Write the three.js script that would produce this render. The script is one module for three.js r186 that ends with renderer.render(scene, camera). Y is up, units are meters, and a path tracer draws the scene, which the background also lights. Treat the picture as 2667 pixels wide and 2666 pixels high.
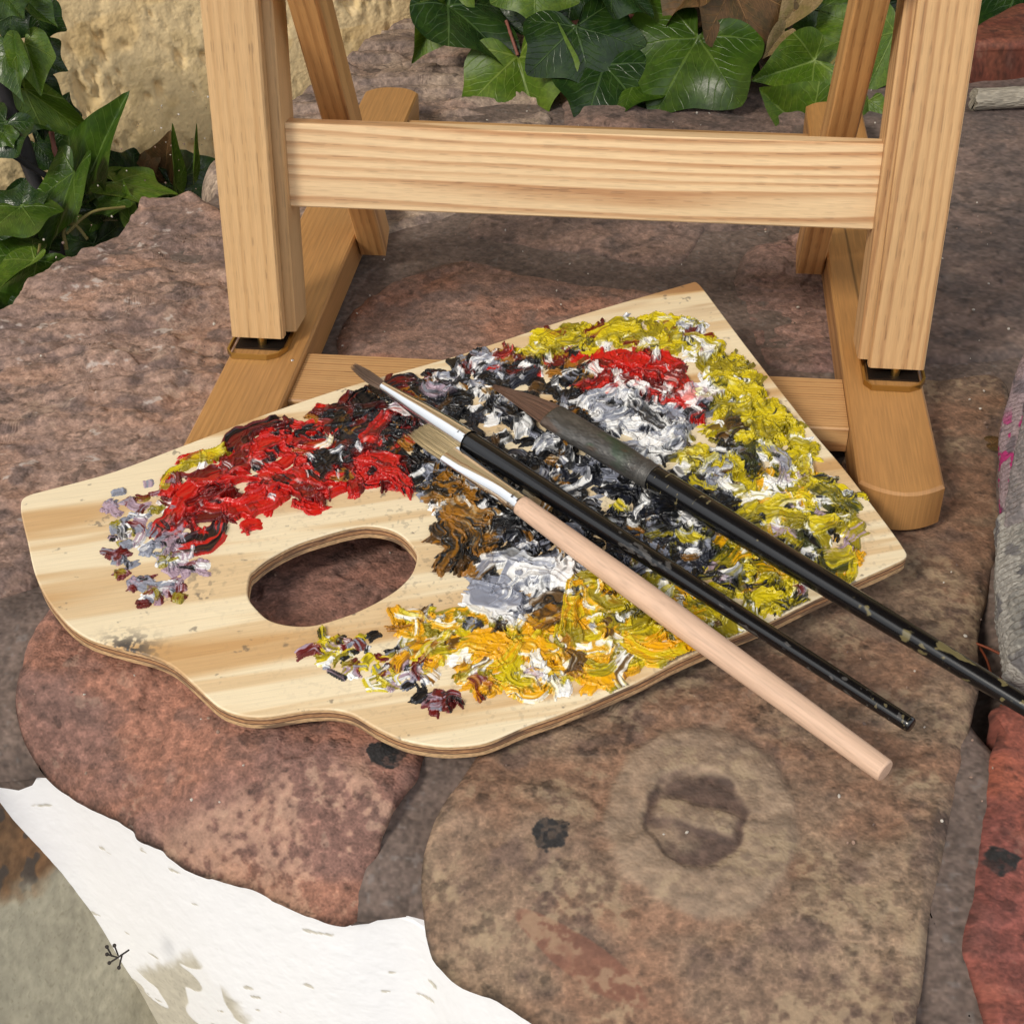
import * as THREE from 'three';
import { mergeGeometries } from 'three/addons/utils/BufferGeometryUtils.js';

// ---------------------------------------------------------------- camera, sky, sun, exposure
const scene = new THREE.Scene();
const camera = new THREE.PerspectiveCamera(38.025, 1024 / 1023, 0.02, 60);
camera.position.set(0.0455, 0.4292, 0.8);
camera.rotation.order = 'YXZ';
camera.rotation.set(-0.6318, 0.1122, -0.0081);
const renderer = new THREE.WebGLRenderer({ antialias: true });
renderer.toneMapping = THREE.LinearToneMapping;
renderer.toneMappingExposure = 1.52;
renderer.shadowMap.enabled = true;
{ // bright overcast sky: lighter overhead than at the horizon
  const w = 64, h = 32, d = new Float32Array(w * h * 4);
  for (let j = 0; j < h; j++) for (let i = 0; i < w; i++) {
    const el = (j + 0.5) / h * Math.PI - Math.PI / 2, s = Math.sin(el);
    const L = s > 0 ? 0.50 + 0.40 * s : 0.20;
    d.set([L * 0.97, L, L * 1.05, 1], (j * w + i) * 4);
  }
  const t = new THREE.DataTexture(d, w, h, THREE.RGBAFormat, THREE.FloatType);
  t.mapping = THREE.EquirectangularReflectionMapping; t.magFilter = THREE.LinearFilter; t.needsUpdate = true;
  scene.background = t; scene.environment = t;
}
const sun = new THREE.DirectionalLight(0xfff5e6, 1.5);
sun.position.set(-1.3, 1.9, 2.1); sun.target.position.set(0, 0, 0.15);
sun.castShadow = true; sun.shadow.radius = 24; sun.shadow.mapSize.set(2048, 2048);
Object.assign(sun.shadow.camera, { left: -1.2, right: 1.2, top: 1.2, bottom: -1.2, near: 0.5, far: 8 });
scene.add(sun, sun.target);

// ---------------------------------------------------------------- layout, millimetres in the place itself
const PAL_OUT = [[93.8,-201.8],[99.5,-205.0],[103.0,-202.0],[127.2,-149.1],[156.9,-86.4],[172.5,-56.2],[191.0,-16.3],[196.6,-2.2],[195.8,1.2],[170.6,19.0],[154.0,30.6],[134.7,45.0],[115.8,57.2],[97.5,69.7],[82.1,82.0],[67.1,92.3],[51.7,101.9],[37.6,109.7],[28.7,115.8],[20.8,120.2],[7.6,122.7],[-3.3,122.1],[-11.4,120.5],[-23.0,115.1],[-30.5,110.4],[-35.1,108.9],[-41.1,108.1],[-52.0,109.6],[-65.8,114.1],[-76.6,114.6],[-86.3,111.6],[-93.7,105.9],[-101.5,99.2],[-112.0,91.2],[-121.6,87.1],[-134.1,84.4],[-151.0,79.9],[-162.9,72.7],[-177.1,58.9],[-188.2,43.6],[-198.0,24.9],[-207.8,6.4],[-210.5,-1.7],[-208.9,-5.9],[-175.5,-24.0],[-146.5,-45.8],[-109.0,-74.8],[-74.4,-98.3],[-26.2,-126.0],[-6.2,-139.0],[38.5,-168.8]];
const PAL_HOLE = [[-92.0,36.3],[-91.1,44.7],[-89.3,50.3],[-85.5,55.3],[-77.7,62.1],[-67.6,64.6],[-57.1,63.4],[-44.9,57.1],[-38.0,52.1],[-31.4,46.2],[-24.7,38.3],[-20.5,29.1],[-20.0,18.8],[-23.2,12.3],[-29.0,5.9],[-36.2,2.1],[-45.7,1.1],[-55.0,4.0],[-64.8,9.0],[-75.8,15.8],[-86.0,25.8],[-90.9,33.6]];
const STONES = {"left":[[-414,91,32,14],[-379,52,32,14],[-357,25,32,14],[-353,-2,32,14],[-346,-25,32,14],[-333,-63,32,14],[-319,-89,32,14],[-317,-117,32,14],[-313,-141,32,14],[-298,-145,32,14],[-286,-149,32,14],[-266,-128,8,11],[-238,-93,8,11],[-197,-27,8,11],[-167,39,8,11],[-150,121,8,11],[-157,176,8,11],[-188,206,8,11],[-215,249,8,11],[-229,283,8,11],[-244,299,8,11],[-269,311,8,11],[-311,319,8,11]],"rearleft":[[-290,-174,32,14],[-287,-206,32,14],[-278,-278,32,14],[-260,-343,32,14],[-254,-364,32,14],[-247,-382,32,14],[-230,-445,32,14],[-215,-474,32,14],[-216,-502,32,14],[-206,-524,32,14],[-188,-574,32,14],[-148,-651,32,14],[-96,-645,8,11],[-67,-453,8,11],[-44,-288,8,11],[-52,-198,8,11],[-93,-131,8,11],[-134,-94,8,11],[-164,-68,8,11],[-192,-65,8,11],[-237,-118,8,11],[-268,-143,8,11]],"rearmid":[[-65,-648,8,11],[56,-710,8,11],[170,-720,8,11],[158,-409,8,11],[147,-264,8,11],[127,-152,8,11],[92,-117,8,11],[74,-115,8,11],[66,-86,8,11],[53,-59,8,11],[12,-69,8,11],[-40,-79,8,11],[-84,-91,8,11],[-81,-124,8,11],[-43,-189,8,11],[-36,-289,8,11],[-58,-454,8,11]],"mid":[[-141,62,8,11],[-141,13,8,11],[-116,-31,8,11],[-82,-53,8,11],[-37,-41,8,11],[31,-27,8,11],[70,-14,8,11],[95,33,8,11],[105,107,8,11],[66,172,8,11],[-14,193,8,11],[-81,176,8,11],[-124,118,8,11]],"small":[[97,-86,8,11],[115,-106,8,11],[157,-122,8,11],[167,-33,8,11],[167,50,8,11],[142,61,8,11],[110,56,8,11],[97,14,8,11],[89,-26,8,11]],"rearright":[[188,-687,8,11],[315,-732,8,11],[462,-710,8,11],[358,-94,8,11],[315,12,8,11],[248,37,8,11],[203,47,8,11],[180,37,8,11],[179,-63,8,11],[168,-131,8,11],[145,-153,8,11],[158,-265,8,11]],"front":[[177,65,8,11],[207,61,8,11],[237,54,8,11],[240,83,8,11],[223,156,8,11],[218,202,8,11],[206,244,8,11],[197,275,8,11],[192,307,8,11],[179,356,8,11],[171,384,8,11],[165,408,8,11],[158,432,8,11],[153,454,8,11],[146,485,8,11],[139,511,8,11],[135,511,46,55],[91,503,46,55],[53,489,46,55],[26,478,46,55],[14,471,46,55],[3,464,46,55],[-8,460,46,55],[-18,455,46,55],[-26,447,43,52],[-31,436,38,46],[-33,429,31,38],[-33,425,24,30],[-32,417,17,22],[-28,403,11,15],[-20,382,8,11],[-9,350,8,11],[19,282,8,11],[79,215,8,11],[136,165,8,11],[162,101,8,11]],"frontleft":[[-223,339,8,11],[-226,322,8,11],[-221,298,8,11],[-203,260,8,11],[-176,219,8,11],[-133,196,8,11],[-71,208,8,11],[-39,264,8,11],[-34,333,8,11],[-37,369,8,11],[-39,379,8,11],[-40,392,8,11],[-46,404,8,11],[-48,409,13,17],[-51,413,19,24],[-52,416,26,32],[-54,422,35,43],[-56,429,43,52],[-62,434,46,55],[-72,433,46,55],[-91,426,46,55],[-104,421,46,55],[-125,415,46,55],[-142,408,46,55],[-147,404,46,55],[-159,399,46,55],[-163,394,46,55],[-174,389,46,55],[-191,381,46,55],[-205,375,42,51],[-212,371,33,40],[-217,366,24,30],[-219,361,15,20],[-219,355,8,11]],"red":[[195,327,8,11],[195,340,8,11],[189,356,8,11],[183,375,8,11],[179,395,8,11],[175,411,8,11],[170,432,8,11],[165,451,8,11],[166,462,8,11],[168,473,8,11],[169,484,8,11],[168,509,8,11],[207,513,8,11],[248,447,8,11],[267,341,8,11],[234,320,8,11]],"undercloth":[[252,59,8,11],[310,36,8,11],[326,146,8,11],[285,288,8,11],[238,308,8,11],[213,295,8,11],[223,201,8,11]],"lefttop":[[-429,108,8,11],[-307,326,8,11],[-270,425,8,11],[-347,433,8,11],[-476,225,8,11]]};
const FRONT = [[-368,340],[-292,366],[-251,375],[-227,376],[-207,372],[-191,382],[-174,390],[-159,399],[-141,408],[-125,415],[-104,421],[-91,426],[-72,433],[-62,435],[-53,434],[-34,431],[-26,445],[-18,456],[-7,460],[3,465],[14,471],[26,478],[53,489],[90,504],[135,511],[176,529],[222,550]];
const BACK = [[-458,154],[-411,97],[-377,59],[-355,32],[-343,-18],[-330,-56],[-317,-81],[-311,-133],[-284,-142],[-284,-196],[-275,-267],[-257,-332],[-244,-370],[-227,-432],[-214,-488],[-203,-509],[-185,-559],[-146,-634],[-49,-712]];
const LOW = [[-243,-44,370,-18],[-234,-74,374,-8],[-224,-102,378,3],[-214,-130,381,14],[-201,-162,386,27],[-189,-192,391,40],[-177,-226,395,53]];
const WALLDIR = [[-227,-46,376],[0.9356,0.0,0.3531]];
const BR_round = {"j":[-41.9,39.5,215.3],"d":[0.7835,-0.0803,0.6162],"tip":-85.0,"fer":-59.5,"end":248.9};
const BR_flat = {"j":[-12.0,33.9,257.3],"d":[0.7485,-0.0823,0.658],"tip":-75.8,"fer":-48.2,"end":204.6};
const BR_big = {"j":[46.8,38.2,235.7],"d":[0.7802,-0.0823,0.6201],"tip":-102.7,"fer":-63.7,"end":210.5};
const LEAF_R = [[-136,59,-400,-164,17,-380,0.58,0.65,0.49,0.8,2,2],[-137,54,-390,-78,21,-360,0.25,0.9,0.36,0.85,1,0],[-139,55,-420,-83,38,-400,0.05,0.92,0.39,0.7,1,0],[-68,73,-400,-66,47,-380,0.1,0.42,0.9,1.3,0,2],[-32,49,-360,-16,13,-335,0.15,0.88,0.44,1.3,0,0],[64,41,-368,35,0,-325,0.0,0.91,0.41,1.12,0,1],[-8,23,-352,34,-11,-318,-0.16,0.94,0.3,1.0,0,0],[-35,13,-370,-36,-3,-360,0.07,0.82,0.57,1.3,0,1],[-78,22,-365,-59,-21,-320,-0.3,0.77,0.56,1.05,3,2],[-44,14,-385,-52,-5,-370,0.27,0.8,0.54,1.1,0,0],[66,78,-400,37,53,-375,-0.17,0.95,0.28,0.9,3,3],[87,73,-400,116,27,-370,0.36,0.78,0.52,0.9,0,3],[131,41,-385,115,29,-360,0.53,0.77,0.34,0.6,2,4],[151,64,-420,128,37,-400,0.34,0.88,0.32,0.7,2,4],[159,41,-440,202,33,-430,0.04,0.96,0.29,0.6,2,1],[157,21,-380,111,11,-360,0.1,0.46,0.88,0.95,2,2],[78,33,-390,111,14,-370,0.17,0.73,0.66,0.9,0,1],[78,30,-400,80,10,-385,0.17,0.73,0.66,0.9,0,1],[153,-17,-330,113,11,-325,0.08,0.67,0.74,1.2,2,2],[200,35,-410,151,21,-400,0.08,0.74,0.67,0.7,0,2],[218,-29,-420,170,15,-430,0.16,0.79,0.59,0.8,0,1],[219,39,-400,202,1,-380,0.27,0.8,0.54,0.9,0,2],[198,5,-340,200,-19,-325,0.27,0.8,0.54,0.8,2,2],[333,39,-520,313,10,-470,0.06,0.87,0.49,0.9,0,0],[327,9,-500,305,-18,-470,-0.14,0.85,0.51,0.7,0,0],[-8,84,-380,25,60,-370,0.25,0.9,0.36,1.0,0,0],[33,78,-420,31,46,-400,0.04,0.96,0.29,1.1,0,0],[113,75,-450,139,32,-440,0.04,0.96,0.29,1.1,0,3],[-105,72,-430,-118,40,-420,0.04,0.96,0.29,1.1,0,1],[17,12,-350,-23,3,-330,0.04,0.96,0.29,0.9,0,1],[168,3,-375,144,-9,-370,0.06,0.87,0.49,0.9,0,0]];
const LEAF_L = [[-444,94,-256,-433,81,-252,0.16,0.86,0.48,1,0,1],[-437,85,-275,-421,66,-274,0.26,0.85,0.46,0.9,2,1],[-440,70,-297,-442,46,-296,0.28,0.73,0.62,1,0,0],[-448,76,-266,-452,57,-262,0.17,0.81,0.56,1,0,0],[-439,58,-260,-427,30,-245,0.48,0.62,0.63,0.75,3,2],[-444,42,-282,-423,30,-285,-0.12,0.72,0.68,0.9,0,0],[-447,56,-254,-440,27,-234,-0.33,0.69,0.64,0.7,3,1],[-449,21,-265,-411,-30,-294,0.0,0.42,0.91,0.42,2,2],[-448,18,-279,-442,-17,-270,0.54,0.66,0.52,0.75,3,0],[-456,8,-260,-435,-9,-263,0.27,0.87,0.42,0.8,0,1],[-441,-18,-297,-432,1,-303,0.27,0.72,0.64,0.9,0,0],[-447,-58,-305,-429,-33,-319,0.16,0.79,0.59,1.1,0,0],[-458,-31,-284,-442,-52,-283,0.16,0.79,0.59,0.9,0,0],[-420,-69,-262,-381,8,-267,-0.26,0.63,0.73,0.5,3,1],[-411,-63,-257,-384,-47,-265,-0.26,0.63,0.73,0.7,2,1],[-407,-39,-285,-405,-17,-286,0.19,0.59,0.79,0.6,2,2],[-400,-83,-329,-411,-54,-320,0.36,0.78,0.52,0.8,0,0],[-371,-80,-326,-363,-40,-319,-0.11,0.66,0.75,0.75,3,3],[-350,-67,-291,-345,-16,-282,0.8,0.46,0.37,0.3,2,2],[-334,-57,-291,-326,-16,-285,0.89,0.37,0.25,0.22,2,2],[-378,-57,-321,-384,-69,-315,0.07,0.8,0.6,0.8,0,3],[-385,-48,-252,-343,-57,-259,-0.06,0.95,0.3,0.55,0,2],[-371,-74,-237,-375,-48,-247,0.15,0.9,0.4,0.5,2,2],[-408,-33,-234,-423,-78,-184,-0.24,0.72,0.66,0.45,3,1],[-434,-41,-188,-449,-46,-151,-0.15,0.9,0.41,1.2,0,1],[-434,-42,-188,-434,-28,-201,0.05,0.92,0.39,1.2,0,0],[-414,-67,-153,-442,-72,-119,-0.06,0.95,0.3,1.0,0,1],[-411,-62,-143,-431,-73,-102,-0.27,0.79,0.55,0.5,2,2],[-393,-68,-246,-409,-65,-233,0.06,0.87,0.49,0.9,0,0],[-450,9,-226,-463,-11,-204,0.07,0.82,0.57,0.9,0,0],[-449,5,-215,-441,-2,-208,0.07,0.82,0.57,0.9,0,1],[-436,-80,-263,-436,-57,-263,0.06,0.87,0.49,0.9,0,0],[-436,-73,-199,-417,-75,-214,0.05,0.91,0.42,0.9,0,0],[-376,-55,-233,-391,-59,-221,0.05,0.91,0.42,0.7,0,1]];
const STEM_L = [[[-464,52,-253,6],[-459,16,-251,6],[-452,-26,-250,6.5],[-442,-60,-239,7],[-429,-95,-218,7],[-432,-131,-215,7]],[[-460,2,-206,3],[-449,-14,-221,3],[-441,-30,-234,3],[-427,-47,-244,2.5],[-400,-74,-252,2]],[[-442,-17,-283,2],[-438,-35,-274,2],[-432,-45,-266,2],[-426,-52,-257,2]],[[-409,-79,-195,1.6],[-410,-64,-200,1.6],[-403,-50,-225,1.5]],[[-410,-61,-201,1.2],[-401,-61,-201,1.2],[-391,-70,-196,1.2]],[[-407,-66,-196,1.2],[-390,-54,-209,1.0],[-369,-56,-226,1.0]],[[-423,-83,-158,1.2],[-414,-67,-153,1.2],[-415,-60,-165,1.0]]];
const STEM_R = [[[-90,42,-390,1.3],[-84,34,-375,1.3],[-78,23,-365,1.3]],[[156,-4,-360,1.5],[163,9,-370,1.5],[175,20,-390,1.5],[201,32,-420,1.5]],[[-72,31,-400,2],[13,39,-420,2.2],[100,20,-420,2.2],[187,25,-440,2.2]]];
const FEAT = {"spotA":[-54,384],"spotB":[16,419],"spotC":[183,416],"ring":[73,404],"fossil":[-272,77],"fossil2":[-243,-35],"gap":[195,302],"scar":[31,472]};
const STICK = [[277,8,-340],[321,8,-351],[370,8,-367]];
const CLOTH = [[[263,20,55],[244,18,104],[232,15,146],[226,13,182],[221,12,224]],[[250,25,130],[235,22,176],[226,20,209],[221,18,240]],[[220,12,218],[216,12,249],[212,12,279],[210,10,302],[208,8,326]],[[231,20,205],[224,18,240],[220,16,269],[216,14,296],[215,10,318]],[[241,20,190],[233,18,239],[227,16,275],[223,14,302]]];
const TWIG = [[[-168,-106,411],[-174,-112,411]],[[-174,-112,411],[-178,-109,412]],[[-173,-109,412],[-173,-101,413]],[[-174,-112,411],[-178,-115,412]],[[-171,-108,412],[-173,-115,414]],[[-176,-110,412],[-176,-101,414]]];
const DEAD = [221,3,138];
const REDBLOCK = [[263,-405],[293,-405],[328,-411],[401,-429],[447,-538],[368,-575],[330,-514]];
const STROKES = [[-142,14,-117,-15,8.8,"r","d",2.2],[-135,4,-112,-27,11.4,"r","r",2.0],[-135,-23,-113,-49,12.0,"d","r",1.8],[-141,-32,-122,-45,6.8,"y","o",2.0],[-147,-17,-139,-32,3.1,"y","o",1.4],[-123,-48,-103,-67,8.8,"d","k",1.6],[-111,-41,-91,-55,11.4,"r","r",2.2],[-104,-25,-73,-16,14.0,"r","d",2.2],[-114,-2,-92,-17,13.0,"r","r",2.0],[-126,23,-112,7,13.0,"r","k",2.0],[-86,-36,-64,-29,12.0,"r","r",2.0],[-83,-70,-59,-87,14.0,"k","d",1.8],[-68,-50,-40,-69,15.6,"k","n",1.8],[-76,-33,-62,-45,13.5,"k","k",2.0],[-56,-54,-46,-77,8.8,"r","d",2.0],[-56,-44,-36,-33,12.0,"r","r",2.6],[-49,-30,-30,-24,7.3,"r","r",2.2],[-55,-95,-40,-105,9.4,"d","k",1.6],[-49,-83,-30,-73,6.8,"w","l",2.0],[-158,13,-153,18,6.8,"w","k",2.4],[-151,27,-155,34,7.3,"d","l",1.6],[-139,19,-131,25,6.8,"k","l",1.4],[-138,45,-123,47,6.8,"g","w",1.2],[-78,-49,-75,-59,4.7,"m","w",1.6],[-61,81,-51,78,6.2,"l","d",1.6],[-23,-23,-6,-26,13.0,"c","k",1.8],[-10,-17,10,-6,14.0,"c","b",1.8],[-8,-3,-6,28,9.9,"k","c",1.8],[-5,-5,4,13,8.8,"k","c",1.6],[5,30,12,16,8.8,"c","b",1.6],[8,26,28,18,8.8,"g","w",1.8],[6,39,29,50,16.6,"g","w",2.0],[21,35,45,25,16.1,"w","g",2.6],[44,36,48,16,8.8,"w","w",2.4],[36,49,50,42,14.0,"b","k",1.8],[36,57,47,48,10.4,"b","c",1.4],[53,27,69,28,7.8,"o","y",2.0],[52,29,51,57,6.2,"a","y",2.2],[60,32,72,43,10.4,"o","a",1.8],[70,52,86,42,9.4,"o","k",1.6],[33,66,47,75,9.4,"a","a",1.8],[9,67,27,74,12.0,"a","a",2.0],[15,81,31,65,7.8,"a","y",1.8],[58,69,69,63,8.8,"w","a",1.8],[75,63,100,65,7.8,"a","y",1.6],[38,72,46,87,5.7,"w","w",2.4],[29,83,38,89,6.8,"y","o",1.4],[34,85,42,87,4.7,"w","l",2.0],[12,90,20,95,7.8,"a","d",1.4],[13,87,18,92,6.2,"l","d",2.0],[-10,79,1,63,4.2,"y","m",1.4],[-8,59,7,55,4.7,"w","a",1.6],[8,61,12,56,6.8,"g","n",1.6],[48,-126,58,-117,7.8,"w","w",2.8],[60,-127,85,-119,13.5,"r","r",3.0],[77,-124,96,-104,12.5,"r","d",2.6],[93,-99,104,-84,7.8,"r","r",2.4],[44,-106,58,-120,8.8,"r","d",2.2],[75,-150,80,-128,4.7,"w","w",3.4],[46,-95,62,-105,6.2,"w","g",2.4],[52,-92,65,-89,10.4,"w","g",2.6],[67,-110,75,-102,10.4,"g","w",3.2],[70,-97,91,-75,6.8,"w","k",2.6],[53,-79,70,-85,8.8,"w","g",2.6],[74,-61,95,-75,10.4,"w","g",2.8],[58,-68,74,-59,8.8,"g","w",2.2],[82,-58,97,-67,6.2,"w","n",2.2],[96,-99,112,-109,13.0,"w","l",3.2],[99,-87,110,-96,7.3,"k","g",2.4],[109,-111,116,-103,5.2,"w","n",2.6],[113,-118,135,-103,14.6,"y","y",3.2],[114,-93,130,-98,10.4,"y","o",2.8],[135,-103,145,-83,11.4,"y","y",3.0],[107,-76,120,-89,5.7,"y","o",2.6],[99,-63,111,-49,14.0,"y","y",3.4],[114,-73,125,-85,13.0,"b","k",2.0],[125,-69,129,-47,12.0,"e","k",2.4],[107,-45,124,-54,8.8,"w","g",3.0],[115,-42,122,-33,6.8,"w","w",2.8],[119,-57,121,-43,5.7,"y","y",2.6],[132,-86,138,-71,6.2,"y","o",2.4],[138,-67,143,-44,6.8,"l","g",1.8],[155,-64,156,-49,4.2,"w","y",2.6],[147,-48,154,-57,5.7,"y","o",2.0],[16,-137,25,-128,11.4,"y","o",2.8],[0,-126,5,-136,6.2,"r","d",2.2],[-10,-117,-2,-126,9.4,"g","w",2.2],[29,-142,42,-148,8.8,"o","y",1.4],[48,-148,73,-157,10.4,"y","o",2.2],[56,-161,69,-164,6.2,"y","o",1.6],[81,-142,95,-152,9.4,"y","o",2.6],[95,-152,109,-135,10.4,"w","o",2.4],[92,-166,100,-162,6.8,"w","g",2.6],[-35,-102,-20,-96,11.4,"g","l",2.2],[-27,-106,-18,-116,7.8,"w","g",2.0],[11,-80,19,-67,7.8,"w","w",3.0],[5,-88,16,-76,6.8,"k","n",1.8],[26,-57,38,-66,6.8,"w","g",2.4],[35,-47,44,-55,6.2,"w","k",2.6],[32,-50,37,-47,6.8,"c","c",2.4],[45,-44,57,-52,7.8,"g","k",2.2],[41,-28,53,-41,5.2,"w","n",2.2],[66,-23,71,-17,6.2,"m","y",2.6],[58,-41,75,-46,7.8,"g","m",1.8],[76,-14,83,-21,4.7,"w","n",2.2],[93,-18,103,-12,6.8,"w","w",2.6],[98,-8,105,1,7.8,"y","o",2.4],[18,-9,28,-8,5.2,"w","k",2.2],[12,-1,26,-2,14.0,"k","k",2.2],[88,-15,105,-30,14.0,"k","n",2.0],[119,-14,134,-25,8.8,"o","y",2.0],[134,-18,151,-34,7.8,"y","m",2.0],[124,-11,153,-17,7.8,"o","y",1.8],[148,-27,155,-22,5.7,"w","y",2.0],[155,-13,169,-18,11.4,"o","y",2.0],[161,6,173,2,8.8,"y","o",1.8],[129,13,145,16,8.8,"o","a",1.6],[115,20,124,16,6.2,"w","g",2.4],[131,38,142,31,10.4,"y","y",2.0],[147,24,149,30,3.1,"l","d",1.6],[108,27,119,33,6.8,"o","y",1.6],[119,10,136,5,6.2,"a","o",1.8],[159,-42,172,-29,7.8,"o","e",1.4]];
const ZONES = [[[[-171,-11],[-143,-24],[-128,11],[-111,37],[-112,53],[-136,58],[-157,34]],62,"glwdgolg",5,13,3,7,1.2],[[[-150,-24],[-124,-51],[-93,-67],[-72,-69],[-56,-70],[-31,-53],[-25,-23],[-48,-25],[-63,-20],[-79,0],[-108,13],[-126,26],[-142,12]],75,"rrrddrkdw",8,24,4,10,1.8],[[[-119,-53],[-94,-74],[-61,-97],[-29,-117],[-9,-114],[-30,-73],[-32,-33],[-74,-26],[-90,-52]],75,"kkkkdddrck",9,24,4,10,1.8],[[[-35,-106],[-10,-121],[16,-130],[44,-125],[53,-79],[87,-62],[110,-45],[129,-25],[101,12],[55,22],[6,10],[-22,-19],[-31,-41]],270,"kkkkknnkwwgckkwwbnkg",8,24,4,11,2.2],[[[-29,-120],[4,-138],[42,-148],[47,-121],[5,-109]],45,"ddkkwgrkc",7,20,4,9,1.8],[[[10,-136],[28,-154],[69,-168],[94,-171],[122,-141],[130,-119],[112,-126],[84,-140],[48,-141],[28,-124]],80,"yyyyooywod",7,20,4,10,1.8],[[[42,-112],[50,-126],[70,-141],[95,-130],[107,-92],[99,-83],[80,-98],[59,-101]],40,"rrrrddw",8,22,5,11,2.2],[[[43,-104],[72,-114],[99,-87],[104,-72],[87,-59],[55,-76]],55,"wwwwggkwn",8,26,4,11,2.6],[[[86,-165],[106,-172],[111,-135],[98,-130]],26,"wwwowg",5,12,3,7,1.6],[[[109,-139],[125,-136],[143,-99],[157,-68],[152,-49],[130,-66],[109,-84],[106,-109]],75,"yyyyooowke",8,22,4,11,2.4],[[[92,-71],[112,-72],[132,-66],[134,-36],[107,-23],[97,-44]],50,"wwkkobyygn",7,22,4,10,2.2],[[[124,-50],[154,-57],[173,-40],[176,-15],[173,9],[156,13],[146,37],[133,41],[112,17],[108,-6],[124,-25]],150,"ooooyyywwlaokwek",8,24,4,10,1.8],[[[-27,-34],[-8,-39],[10,-15],[14,16],[2,30],[-9,24],[-15,-2]],22,"ccbbkc",10,24,5,11,1.6],[[[3,27],[30,11],[52,13],[53,38],[30,56],[8,46]],24,"wwwgggkn",9,26,5,13,2.0],[[[-25,55],[6,46],[35,59],[50,26],[73,27],[97,50],[113,55],[100,68],[59,86],[34,94],[12,93],[-9,86]],170,"aaaaayyyooowwcbao",7,24,4,10,1.6],[[[50,26],[78,20],[113,33],[131,41],[122,51],[97,56],[75,49]],75,"yyoooaawweb",8,22,4,10,1.6],[[[-62,76],[-33,65],[-8,77],[-6,92],[-26,99],[-41,92]],52,"lgwyyodwk",4,13,2,6,1.1],[[[-10,92],[7,90],[7,107],[-4,105]],8,"dlgk",5,12,3,6,1.0],[[[72,-6],[107,-16],[110,11],[96,25],[66,15]],40,"ggknnwko",8,24,4,10,1.6]];

// ---------------------------------------------------------------- helpers
function rng(seed) { let s = seed >>> 0; return () => { s = (s + 0x6D2B79F5) | 0; let t = Math.imul(s ^ (s >>> 15), 1 | s); t = (t + Math.imul(t ^ (t >>> 7), 61 | t)) ^ t; return ((t ^ (t >>> 14)) >>> 0) / 4294967296; }; }
const TAB = (() => { const r = rng(7), a = new Float32Array(65536); for (let i = 0; i < 65536; i++) a[i] = r(); return a; })();
const fl = Math.floor;
function vn(x, y, s = 0) { // value noise 0..1
  const ix = fl(x), iy = fl(y); let fx = x - ix, fy = y - iy; fx = fx * fx * (3 - 2 * fx); fy = fy * fy * (3 - 2 * fy);
  const X = (ix + s * 57) & 255, X1 = (X + 1) & 255, Y = ((iy + s * 131) & 255) << 8, Y1 = ((iy + s * 131 + 1) & 255) << 8;
  const a = TAB[Y | X], b = TAB[Y | X1], c = TAB[Y1 | X], d = TAB[Y1 | X1];
  return a + (b - a) * fx + (c - a + (a - b - c + d) * fx) * fy;
}
function fbm(x, y, o, s = 0) { let v = 0, a = 0.5, t = 0; for (let i = 0; i < o; i++) { v += a * vn(x, y, s + i * 3); t += a; a *= 0.5; x = x * 2.03 + 11.3; y = y * 2.03 + 5.7; } return v / t; }
const clamp = (x, a = 0, b = 1) => x < a ? a : x > b ? b : x;
const ss = (a, b, x) => { const t = clamp((x - a) / (b - a)); return t * t * (3 - 2 * t); };
const mix = (a, b, t) => a + (b - a) * t;
const V3 = (x, y, z) => new THREE.Vector3(x, y, z);
const mmV = (p) => V3(p[0] / 1000, p[1] / 1000, p[2] / 1000);
const taken = {};
function numbered(n) { const k = taken[n] = (taken[n] ?? -1) + 1; return k ? n + '_' + String(k).padStart(3, '0') : n; }
function mesh(name, geo, mat, parent) {
  const m = new THREE.Mesh(geo, mat); m.name = parent ? name : numbered(name); m.castShadow = m.receiveShadow = true; (parent || scene).add(m); return m;
}
function thing(name, label, category, group) {
  const g = new THREE.Group(); g.name = numbered(name); g.userData = { label, category }; if (group) g.userData.group = group; scene.add(g); return g;
}
function dataTex(w, h, px, srgb = true, repeat = true) {
  const t = new THREE.DataTexture(px, w, h, THREE.RGBAFormat);
  if (srgb) t.colorSpace = THREE.SRGBColorSpace;
  t.magFilter = THREE.LinearFilter; t.minFilter = THREE.LinearMipmapLinearFilter; t.generateMipmaps = true;
  t.wrapS = t.wrapT = repeat ? THREE.RepeatWrapping : THREE.ClampToEdgeWrapping; t.needsUpdate = true; return t;
}
// colour map + bump map in one pass; fn(u, v, out) writes out = [r, g, b (0..255 sRGB), height 0..1]
function bake(w, h, fn, repeat = false) {
  const a = new Uint8Array(w * h * 4), b = new Uint8Array(w * h * 4), o = [0, 0, 0, 0];
  for (let j = 0; j < h; j++) for (let i = 0; i < w; i++) {
    fn((i + 0.5) / w, (j + 0.5) / h, o); const k = (j * w + i) * 4;
    a[k] = clamp(o[0], 0, 255); a[k + 1] = clamp(o[1], 0, 255); a[k + 2] = clamp(o[2], 0, 255); a[k + 3] = 255;
    const q = clamp(o[3]) * 255; b[k] = b[k + 1] = b[k + 2] = q; b[k + 3] = 255;
  }
  return [dataTex(w, h, a, true, repeat), dataTex(w, h, b, false, repeat)];
}
function geom(pos, uv, idx) {
  const g = new THREE.BufferGeometry();
  g.setAttribute('position', new THREE.BufferAttribute(new Float32Array(pos), 3));
  if (uv) g.setAttribute('uv', new THREE.BufferAttribute(new Float32Array(uv), 2));
  g.setIndex(idx); g.computeVertexNormals(); return g;
}
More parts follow.
